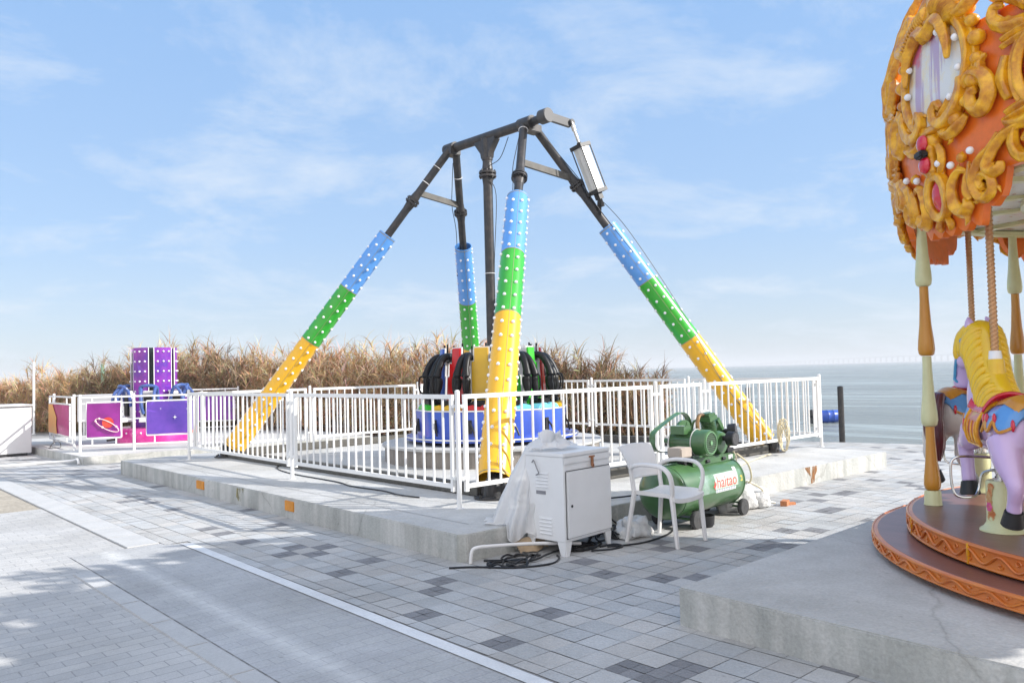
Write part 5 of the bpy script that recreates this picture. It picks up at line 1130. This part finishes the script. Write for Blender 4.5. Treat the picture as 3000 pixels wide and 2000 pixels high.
crest([(.6, 3.56), (2.0, 3.74), (3.6, 3.86), (5.4, 3.92), (5.2, 4.0), (3.6, 3.98)], [.04, .055, .05, .045, .04, .015], .055)
T([(Uc, 3.2), (Uc, 3.4), (Uc, 3.7), (Uc, 3.95), (Uc, 4.12)], [.07, .08, .07, .05, .015], .03, n_=12)
crest([(0, 3.92), (1.4, 4.05), (2.8, 4.10), (3.2, 4.18), (2.2, 4.20)], [.03, .04, .036, .03, .012], .05)
gold_me = build_local(G, 'gold_scrollwork', gold, seg, merge=False, ang=180)
def jew(m_): build_local(m_, 'red_jewel', jewel, seg)
jew(MB().grid(lambda a, c: K(2.3 * (2 * a - 1) * math.sqrt(max(0, 1 - (2 * c - 1) ** 2)), 2.475 + .115 * (2 * c - 1), .02 + .035 * max(0, 1 - (2 * a - 1) ** 2) * max(0, 1 - (2 * c - 1) ** 2)), 8, 8))
jew(MB().grid(lambda a, c: K(Uc + 3.4 * (2 * a - 1) * math.sqrt(max(0, 1 - (2 * c - 1) ** 2)), 2.97 + .175 * (2 * c - 1), .015 + .05 * max(0, 1 - (2 * a - 1) ** 2) * max(0, 1 - (2 * c - 1) ** 2)), 10, 10))
for z in (2.665, 2.795): jew(MB().ball(K(0, z, .085), .05, 12, 8, (.6, 1, 1.05), M=Matrix.Rotation(R(AZ0), 3, 'Z')))
mb = MB(); mb.box(K(0, 2.728, .10), (.05, .085, .045), R(AZ0)); build_local(mb, 'cup_band', black, seg, bevel=.01)
pic = mat('mirror_picture', (.72, .72, .70), .3, scale=7, col2=(.80, .66, .36), thr=(.42, .64), coat=.15)
n, l, b = nodes(pic); t = n.new('ShaderNodeTexCoord'); mp = n.new('ShaderNodeMapping'); mp.inputs['Scale'].default_value = (22, 22, 1.5); l.new(t.outputs['Object'], mp.inputs['Vector'])
nz = n.new('ShaderNodeTexNoise'); nz.inputs['Scale'].default_value = .8; nz.inputs['Detail'].default_value = 5; nz.inputs['Distortion'].default_value = .6; l.new(mp.outputs[0], nz.inputs['Vector'])
rp = n.new('ShaderNodeValToRGB'); rp.color_ramp.elements[0].position = .545; rp.color_ramp.elements[0].color = (0, 0, 0, 1); rp.color_ramp.elements[1].position = .62; rp.color_ramp.elements[1].color = (.7, .7, .7, 1); l.new(nz.outputs['Fac'], rp.inputs['Fac'])
mu = n.new('ShaderNodeMixRGB'); l.new(rp.outputs['Color'], mu.inputs['Fac']); s_ = b.inputs['Base Color'].links[0].from_socket; l.new(s_, mu.inputs['Color1']); mu.inputs['Color2'].default_value = (.38, .22, .46, 1)
n4 = n.new('ShaderNodeTexNoise'); n4.inputs['Scale'].default_value = 9; n4.inputs['Detail'].default_value = 6; l.new(t.outputs['Object'], n4.inputs['Vector']); sp_ = n.new('ShaderNodeSeparateXYZ'); l.new(t.outputs['Object'], sp_.inputs[0])
mr = n.new('ShaderNodeMapRange'); mr.inputs['From Min'].default_value = 3.08 - ZO; mr.inputs['From Max'].default_value = 3.5 - ZO; l.new(sp_.outputs['Z'], mr.inputs['Value']); m5 = n.new('ShaderNodeMath'); m5.operation = 'MULTIPLY'; l.new(mr.outputs[0], m5.inputs[0]); l.new(n4.outputs['Fac'], m5.inputs[1])
r5 = n.new('ShaderNodeValToRGB'); r5.color_ramp.elements[0].position = .34; r5.color_ramp.elements[0].color = (0, 0, 0, 1); r5.color_ramp.elements[1].position = .42; r5.color_ramp.elements[1].color = (.9, .9, .9, 1); l.new(m5.outputs[0], r5.inputs['Fac'])
m6 = n.new('ShaderNodeMixRGB'); l.new(r5.outputs['Color'], m6.inputs['Fac']); l.new(mu.outputs[0], m6.inputs['Color1']); m6.inputs['Color2'].default_value = (.65, .12, .22, 1); l.new(m6.outputs[0], b.inputs['Base Color'])
mb = MB(); mb.grid(lambda a, c: K(1 + 9.1 * (2 * a - 1) * math.sqrt(max(0, 1 - (2 * c - 1) ** 2)), 3.20 + .32 * (2 * c - 1), .022), 16, 14); build_local(mb, 'picture_panel', pic, seg)
bpos = [(9.9, 2.655), (2.2, 2.655), (5.3, 2.615), (-9.9, 2.655), (-2.2, 2.655), (-5.3, 2.615), (8.0, 3.32), (8.6, 3.14), (6.4, 3.00), (-6.0, 3.32), (-6.6, 3.16), (3.4, 3.42)]
bme2 = MB().ball((0, 0, 0), .022, 12, 8).mesh('light_bulb', bulbm)
for u, z in bpos:
    o_ = bpy.data.objects.new('light_bulb', bme2); COL.objects.link(o_); o_.parent = seg; o_.location = K(u, z, .05 if z < 3 else .045)
for k_ in range(1, 8):
    s2 = link_copy(seg, car, rot=(0, 0, R(-45 * k_)))
    for chd in list(seg.children): link_copy(chd, s2)
# roof, ceiling, centre
roofm = mat('canopy_roof', (.55, .16, .05), .6)
mb = MB(); mb.lathe([(2.0, 3.34), (1.2, 3.42), (.0, 3.48)], (0, 0, -ZO), 48); mb.build('roof', roofm, car, local=True)
ceil = mat('ceiling_paint', (.66, .67, .62), .35, scale=5.5, col2=(.42, .13, .04), thr=(.54, .58), coat=.2, stretch=(1, 1, 1))
mb = MB(); mb.lathe([(.0, 2.60), (1.2, 2.585), (2.0, 2.56)], (0, 0, -ZO), 48); mb.build('ceiling', ceil, car, local=True)
mb = MB()
for k_ in range(16): a = R(k_ * 22.5 + 5); mb.bar((.4 * math.cos(a), .4 * math.sin(a), 2.575 - ZO), (2.0 * math.cos(a), 2.0 * math.sin(a), 2.54 - ZO), .07, .03)
for r_ in (1.93, 1.3): mb.tube([(r_ * math.cos(j * .1309), r_ * math.sin(j * .1309), 2.53 - ZO) for j in range(48)], .03, 6, closed=True)
mb.build('ceiling_ribs', cream, car, local=True)
mb = MB(); mb.lathe([(.62, .47), (.62, .9), (.5, .95), (.5, 2.2), (.7, 2.4), (.75, 2.57)], (0, 0, -ZO), 12); mb.build('centre_column', cream, car, local=True)
# decks with carved rims
mb = MB(); mb.lathe([(2.28, .265), (2.30, .27), (2.30, .325), (2.285, .34), (0, .342)], (0, 0, -ZO), 128); d1_ = mb.build('lower_step', deck, car, local=True)
mb = MB(); mb.lathe([(1.5, .0), (1.5, .05)], (0, 0, 0), 32); mb.build('underframe', beam_steel, car, local=True)
rimm = mat('rim_orange', (.55, .13, .02), .4, scale=5, col2=(.68, .22, .03), coat=.25)
mb = MB(); mb.lathe([(2.07, .355), (2.075, .455), (2.06, .47), (0, .472)], (0, 0, -ZO), 128); d2_ = mb.build('upper_deck', deck, car, local=True)
def rim(r_, z0, z1, par, nw):
    m_ = MB(); m_.lathe([(r_ + .004, z0 - ZO), (r_ + .018, z0 + .008 - ZO), (r_ + .012, (z0 + z1) / 2 - ZO), (r_ + .018, z1 - .008 - ZO), (r_ + .002, z1 - ZO)], (0, 0, 0), 160)
    for z in (z0 + .006, z1 - .006): m_.tube([((r_ + .018) * math.cos(R(j * 2.5)), (r_ + .018) * math.sin(R(j * 2.5)), z - ZO) for j in range(144)], .008, 6, closed=True)
    zc_ = (z0 + z1) / 2; am_ = (z1 - z0) * .26; N_ = nw * 10
    m_.tube([((r_ + .02) * math.cos(2 * math.pi * j / N_), (r_ + .02) * math.sin(2 * math.pi * j / N_), zc_ - ZO + am_ * math.sin(2 * math.pi * j / 10)) for j in range(N_)], .0075, 6, closed=True)
    for j in range(nw):
        for ph, s_ in ((2.5, -1), (7.5, 1)):
            a = 2 * math.pi * (j * 10 + ph) / N_; P = []
            for i in range(9):
                t_ = i * .7; rr0 = .020 * (1 - i * .08); P.append(((r_ + .018) * math.cos(a + rr0 * math.cos(t_) / r_), (r_ + .018) * math.sin(a + rr0 * math.cos(t_) / r_), zc_ - ZO + s_ * .018 + s_ * rr0 * math.sin(t_) * .9))
            m_.tube(P, .0055, 5)
    m_.build('carved_rim', rimm, par, local=True, merge=False, ang=60)
rim(2.075, .355, .468, d2_, 56); rim(2.30, .262, .338, d1_, 64)
for k_ in range(16): a = R(k_ * 22.5 + 8); mb = MB(); mb.box((2.096 * math.cos(a), 2.096 * math.sin(a), .412 - ZO), (.012, .012, .115), a); mb.build('rim_joint', gold, d2_, local=True)
# turned posts in pale cream and orange
for an in (105.7, 61, 16, -29, -74, -119, -164, 157):
    a = R(an); p = (1.935 * math.cos(a), 1.935 * math.sin(a), 0); z_ = lambda z: z - ZO
    mb = MB(); club = lambda z0, z1: [(.030, z_(z1)), (.031, z_(lerp(z0, z1, .8))), (.040, z_(lerp(z0, z1, .45))), (.053, z_(lerp(z0, z1, .2))), (.056, z_(lerp(z0, z1, .09))), (.050, z_(z0 + .012)), (.036, z_(z0))]
    mb.mat(0); mb.lathe(club(2.035, 2.55), p, 20); mb.mat(1); mb.lathe(club(1.535, 2.033), p, 20); mb.mat(0); mb.lathe(club(1.03, 1.533), p, 20); mb.mat(1); mb.lathe(club(.575, 1.028), p, 20)
    mb.mat(0); mb.lathe([(.050, z_(.575)), (.055, z_(.56)), (.058, z_(.49)), (.062, z_(.472))], p, 20)
    mb.build('post', [cream, polegold], car, local=True, ang=60)

# ------------------------------------------------------------------ horses
TR_ = [(-.48, .640, .02, .03), (-.46, .640, .085, .09), (-.42, .645, .135, .140), (-.34, .648, .170, .172), (-.22, .640, .170, .165), (-.08, .632, .158, .148), (.06, .640, .155, .150), (.16, .655, .150, .165), (.25, .680, .112, .155), (.31, .690, .072, .110), (.34, .69, .02, .04)]
def TS(x, phi, off=0):
    P = TR_; f = [interp([(p[0], p[i]) for p in P], x) for i in (1, 2, 3)]
    return Vector((x, (f[1] + off) * math.sin(phi), f[0] + (f[2] + off) * math.cos(phi)))
SHIFTED = ('twisted_pole', 'pole_collar', 'pole_socket', 'support_rod', 'foot_rest', 'pedestal')
def horse(label, loc, head, skin, hoofc, manec, tailc, blank, phase, deckz=.47):
    h = root('carousel_horse', label, 'carousel horse', (loc[0], loc[1], deckz), 'horses riding on the carousel'); h.rotation_euler = (0, 0, R(head)); h.scale = (.96, .96, .96)
    def B_(m_, nm, mt, par=h, **kw):
        o = m_.build(nm, mt, par, local=True, **kw)
        if nm in SHIFTED: o.location.x = .068
        return o
    def turn(m_, i0=0):
        for i in range(i0, len(m_.v)):
            x, y, z = m_.v[i]
            if z > .84: m_.v[i] = (x, y + .42 * max(0, x - .17), z)
        return m_
    mb = MB(); k_ = 24
    rows = [[TS(p[0], 2 * math.pi * j / k_) for j in range(k_)] for p in TR_]
    vs = [v for r_ in rows for v in r_]; fs = [(i * k_ + j, i * k_ + (j + 1) % k_, (i + 1) * k_ + (j + 1) % k_, (i + 1) * k_ + j) for i in range(len(rows) - 1) for j in range(k_)] + [tuple(range(k_))[::-1], tuple((len(rows) - 1) * k_ + j for j in range(k_))]
    mb.add(vs, fs)
    legs = [([(-.32, .085, .60), (-.38, .10, .48), (-.44, .105, .38), (-.455, .105, .335), (-.42, .105, .255), (-.40, .105, .195)], [.125, .095, .058, .050, .040, .044]),
            ([(-.30, -.085, .60), (-.30, -.10, .48), (-.37, -.105, .38), (-.385, -.105, .33), (-.33, -.105, .25), (-.30, -.105, .195)], [.125, .095, .058, .050, .040, .044]),
            ([(.18, .085, .62), (.25, .10, .56), (.32, .105, .54), (.345, .105, .49), (.325, .105, .37), (.31, .105, .27)], [.105, .078, .056, .050, .042, .046]),
            ([(.20, -.085, .62), (.30, -.10, .58), (.37, -.105, .56), (.395, -.105, .51), (.36, -.105, .39), (.33, -.105, .30)], [.105, .075, .054, .048, .040, .045])]
    for P, rs in legs: SPp = spline(P, 4); mb.tube(SPp, [interp([(i / 5, v) for i, v in enumerate(rs)], j / (len(SPp) - 1)) for j in range(len(SPp))], 14)
    nk = spline([(.12, 0, .70), (.18, 0, .84), (.215, 0, .98), (.23, 0, 1.10), (.25, 0, 1.17)], 4); mb.tube(nk, [interp([(0, .15), (.25, .135), (.5, .108), (.8, .088), (1, .085)], j / (len(nk) - 1)) for j in range(len(nk))], 18, flat=1)
    i0 = len(mb.v)
    hd = spline([(.20, 0, 1.175), (.265, 0, 1.165), (.325, 0, 1.09), (.365, 0, .99), (.385, 0, .92), (.39, 0, .885)], 4); mb.tube(hd, [interp([(0, .072), (.2, .086), (.4, .076), (.65, .052), (.85, .050), (1, .036)], j / (len(hd) - 1)) for j in range(len(hd))], 16)
    mb.ball((.29, .055, 1.06), .045, 10, 8); mb.ball((.29, -.055, 1.06), .045, 10, 8)
    turn(mb, i0); body = B_(mb, 'body', skin, merge=False)
    rm = body.modifiers.new('r', 'REMESH'); rm.mode = 'VOXEL'; rm.voxel_size = .011; rm.use_smooth_shade = True
    sm = body.modifiers.new('s', 'SMOOTH'); sm.iterations = 8; sm.factor = .6
    for s_ in (-1, 1):
        m_ = MB(); m_.tube(spline([(.235, .045 * s_, 1.22), (.225, .06 * s_, 1.275), (.235, .058 * s_, 1.32), (.25, .052 * s_, 1.35)], 4), [.022, .027, .030, .031, .032, .031, .029, .026, .022, .017, .012, .008, .003], 10, flat=.7); B_(turn(m_), 'ear', skin)
        m_ = MB(); m_.ball((.305, .068 * s_, 1.115), .020, 12, 8); B_(turn(m_), 'eye', black)
    for P, rs in legs:
        a, c = Vector(P[-2]), Vector(P[-1]); d_ = (c - a).normalized(); m_ = MB(); m_.cyl(c - d_ * .012, c + d_ * .082, .047, .064, n=18); B_(m_, 'hoof', hoofc, bevel=.006)
    # mane: thick crest with wavy locks down both sides
    m_ = MB(); cr = spline([(.295, 0, 1.235), (.25, 0, 1.27), (.20, 0, 1.25), (.165, 0, 1.17), (.135, 0, 1.06), (.075, 0, .95), (-.02, 0, .85), (-.07, 0, .80)], 5)
    m_.tube(cr, [interp([(0, .03), (.12, .055), (.3, .068), (.6, .074), (.85, .068), (1, .03)], j / (len(cr) - 1)) for j in range(len(cr))], 14)
    rdm = random.Random(phase)
    for s_ in (-1, 1):
        for i in range(20):
            c = cr[int(1 + i * (len(cr) - 4) / 20)]; nx = Vector((.20, 0, .0)); w_ = .100 if i > 5 else .075
            P = [c + Vector((-.028, .01 * s_, .03)), c + Vector((-.015, .068 * s_, .01)), c + nx * .08 + Vector((0, w_ * s_, -.055)), c + nx * .13 + Vector((0, (w_ + .004) * s_, -.12 - rdm.uniform(0, .03))), c + nx * .13 + Vector((.02, (w_ - .008) * s_, -.17))]
            sp__ = spline(P, 4); m_.tube(sp__, [interp([(0, .018), (.3, .026), (.7, .024), (1, .005)], j / (len(sp__) - 1)) for j in range(len(sp__))], 8)
    for s_ in (-1, 0, 1):
        sp__ = spline([(.22, .02 * s_, 1.275), (.28, .03 * s_, 1.26), (.325, .035 * s_, 1.19), (.335, .03 * s_, 1.12)], 4); m_.tube(sp__, [.022] * (len(sp__) - 3) + [.016, .01, .004], 8)
    B_(turn(m_), 'mane', manec, merge=False, ang=180)
    m_ = MB()
    for i in range(9):
        o1 = .03 * math.cos(i * .7); o2 = .03 * math.sin(i * .7); sp__ = spline([(-.44, o1 * .3, .76), (-.50, o1, .80), (-.56, o1 * 1.4, .70 + o2), (-.57, o1 * 1.6, .54), (-.54 + o2, o1 * 1.2, .40), (-.56, o1, .30)], 4)
        m_.tube(sp__, [interp([(0, .02), (.3, .034), (.7, .034), (1, .006)], j / (len(sp__) - 1)) for j in range(len(sp__))], 8)
    B_(m_, 'tail', tailc, merge=False, ang=180)
    # blankets and saddle
    def shell(x0, x1, pf, off, nm, mt, par=h, thick=.012):
        m_ = MB(); m_.grid(lambda u, v: TS(lerp(x0, x1, u), pf(u) * (2 * v - 1), off), 40, 30); o = B_(m_, nm, mt, par)
        sd_ = o.modifiers.new('t', 'SOLIDIFY'); sd_.thickness = thick; sd_.offset = 1; return o
    def edge(x0, x1, pf, off, r_, nm, mt, par):
        m_ = MB()
        for s_ in (-1, 1): m_.tube([TS(lerp(x0, x1, u / 48), s_ * pf(u / 48), off) for u in range(49)], r_, 6)
        return B_(m_, nm, mt, par)
    pr_ = lambda u: R(62 + 26 * (abs(math.sin(u * math.pi * 2.5)) ** .6))
    rb = shell(-.455, -.20, pr_, .008, 'rump_blanket', blank); edge(-.455, -.20, pr_, .020, .010, 'blanket_trim', polegold, rb)
    for s_ in (-1, 1):
        for u in (.0, .4, .8, 1.0): m_ = MB(); m_.ball(TS(lerp(-.45, -.21, u), s_ * R(66), .02), .024, 10, 6, (.8, .5, 1.5)); B_(m_, 'red_drop', jewel, rb)
    m_ = MB(); m_.grid(lambda u, v: TS(lerp(-.44, -.17, u), R(34) * (2 * v - 1), .024 + .02 * math.cos((2 * v - 1) * 1.5)), 14, 16); o = B_(m_, 'rump_pad', polegold, rb)
    pf_ = lambda u: R(70 + 30 * (abs(math.sin(u * math.pi * 2 + .4)) ** .6))
    fb = shell(.10, .30, pf_, .010, 'chest_blanket', blank); edge(.10, .30, pf_, .022, .009, 'blanket_trim', polegold, fb)
    for s_ in (-1, 1):
        for u in (.15, .75): m_ = MB(); m_.ball(TS(lerp(.11, .29, u), s_ * R(84), .024), .020, 10, 6, (.8, .5, 1.6)); B_(m_, 'red_drop', jewel, fb)
    sk = mat('saddle_skirt', (.62, .18, .16), .35, scale=9, col2=(.70, .42, .10), thr=(.42, .58), coat=.4)
    pk = lambda u: R(118)
    sf_ = shell(-.13, .09, pk, .016, 'saddle_skirt', sk); edge(-.13, .09, pk, .03, .010, 'skirt_trim', gold, sf_)
    m_ = MB()
    for s_ in (-1, 1):
        for x in (-.13, .09): m_.tube([TS(x, s_ * R(a_), .03) for a_ in range(20, 119, 7)], .010, 6)
        for x in (-.08, -.02, .04): m_.tube([TS(x, s_ * R(a_), .032) for a_ in range(70, 115, 7)], .006, 6)
    B_(m_, 'skirt_fringe', gold, sf_)
    m_ = MB()
    def sd2(u, v):
        x = lerp(-.15, .13, u); ph = R(52) * (2 * v - 1); lift = .030 + .05 * max(0, (u - .72) / .28) ** 2 * math.cos((2 * v - 1) * 1.4) + .05 * max(0, (.25 - u) / .25) ** 2 * math.cos((2 * v - 1) * 1.4)
        return TS(x, ph, lift)
    m_.grid(sd2, 22, 18); o = B_(m_, 'saddle', jewel); sd_ = o.modifiers.new('t', 'SOLIDIFY'); sd_.thickness = .014; sd_.offset = 0
    m_ = MB()
    for s_ in (-1, 1): m_.tube(spline([(.20, .085 * s_, 1.20), (.26, .092 * s_, 1.16), (.33, .078 * s_, 1.06), (.37, .06 * s_, .96)], 4), .008, 6)
    m_.tube([(.378 + .058 * math.cos(t_ * .5236) * .2, .058 * math.cos(t_ * .5236 + 1.57), .945 + .058 * math.sin(t_ * .5236 + 1.57) * .5) for t_ in range(12)], .009, 6, closed=True)
    m_.ball((.24, .095, 1.195), .022, 10, 6); m_.ball((.24, -.095, 1.195), .022, 10, 6)
    B_(turn(m_), 'bridle', mat('bridle_blue', (.05, .28, .50), .3, coat=.4))
    # pole, collar, foot rest and pedestal
    m_ = MB(); zt = (2.59 - deckz) / .96; n_ = 60; m_.tube([(0, 0, lerp(1.06, zt, i / n_)) for i in range(n_ + 1)], .021, 10)
    for s__ in (0, math.pi): m_.tube([(.020 * math.cos(i * .55 + s__), .020 * math.sin(i * .55 + s__), lerp(1.06, zt, i / 240)) for i in range(241)], .006, 5)
    B_(m_, 'twisted_pole', mat('pole_brass', (.55, .30, .14), .28, .35, var=.1, coat=.3), merge=False, ang=180)
    m_ = MB(); m_.cyl((0, 0, 1.07), (0, 0, 1.125), .040, .034, n=16); B_(m_, 'pole_collar', bulbm)
    m_ = MB(); m_.cyl((-.012, 0, .90), (0, 0, 1.07), .056, .048, n=18); B_(m_, 'pole_socket', manec)
    m_ = MB(); m_.cyl((0, 0, .30), (0, 0, .56), .024, n=14); m_.cyl((0, 0, .36), (0, 0, .47), .034, n=14); m_.cyl((0, 0, .31), (0, 0, .325), .045, n=14); B_(m_, 'support_rod', chrome)
    m_ = MB()
    for s_ in (-1, 1): m_.tube(spline([(0, .02 * s_, .455), (0, .20 * s_, .465), (0, .265 * s_, .45), (0, .285 * s_, .40), (0, .28 * s_, .27), (0, .25 * s_, .215), (.03, .15 * s_, .21), (.06, .11 * s_, .25), (.05, .09 * s_, .345), (.02, .05 * s_, .375), (0, .02 * s_, .375)], 5), .0085, 8)
    B_(m_, 'foot_rest', chrome)
    m_ = MB(); m_.lathe([(.0, .315), (.080, .315), (.086, .305), (.088, .10), (.090, .055), (.105, .03), (.130, .012), (.132, .002)], (0, 0, 0), 28); pd = B_(m_, 'pedestal', cream)
    Wp = lambda ang, z, d_: Vector(((.089 + d_) * math.cos(R(ang)), (.089 + d_) * math.sin(R(ang)), z)); fa = 150 - head
    rs_ = mat('pedestal_rust', (.55, .17, .05), .6, scale=30, col2=(.62, .40, .18), thr=(.4, .6)); m_ = MB(); rdp = random.Random(2)
    for q in range(9): zc_ = .09 + q * .024; wq = rdp.uniform(8, 19); m_.prism([(fa + 6 * math.sin(q) + wq * math.cos(j * .785), zc_ + .022 * math.sin(j * .785)) for j in range(8)], lambda u, v, d_: Wp(u, v, d_), .0004 + q * .0002, .001 + q * .0002)
    B_(m_, 'painted_leaves', rs_, pd, smooth=False)
    m_ = MB()
    for q in range(6): m_.prism([(fa - 4 + 9 * math.cos(q * 1.047) + 7 * math.cos(j * .785), .155 + .018 * math.sin(q * 1.047) + .012 * math.sin(j * .785)) for j in range(8)], lambda u, v, d_: Wp(u, v, d_), .0024 + q * .0001, .0034 + q * .0002)
    B_(m_, 'painted_flower', mat('flower_pink', (.75, .12, .30), .5, var=.3, scale=60), pd, smooth=False)
    return h
lilac = mat('horse_lilac', (.58, .42, .68), .22, var=.04, coat=.45); hwhite = mat('horse_white', (.62, .58, .55), .27, var=.05, coat=.4)
manyel = mat('mane_yellow', (.78, .46, .01), .28, scale=12, col2=(.82, .55, .015), coat=.35); maroon = mat('mane_maroon', (.09, .012, .02), .3, scale=12, coat=.4, var=.3)
bblue = mat('blanket_blue', (.10, .30, .66), .3, var=.08, coat=.4)
horse('lilac carousel horse with a yellow mane and red saddle, nearest the camera', (5.40 - .052, 1.62 - .038), 36, lilac, black, manyel, manyel, bblue, 3)
horse('white carousel horse with a dark maroon tail, half hidden behind the turned post', (6.885 - .05, 2.22 + .01), -9, hwhite, black, maroon, maroon, bblue, 9)
# ------------------------------------------------------------------ sea haze
hm = bpy.data.materials.new('haze'); hm.use_nodes = True; n = hm.node_tree.nodes; l = hm.node_tree.links
n.remove(n['Principled BSDF']); pv = n.new('ShaderNodeVolumePrincipled'); pv.inputs['Color'].default_value = (.93, .95, .97, 1); pv.inputs['Density'].default_value = .0007; pv.inputs['Anisotropy'].default_value = 0.0
l.new(pv.outputs[0], n['Material Output'].inputs['Volume'])
mb = MB(); mb.box((1500, 0, 9.5), (9200, 12200, 27)); ob = mb.build('haze', hm, smooth=False); ob['kind'] = 'stuff'
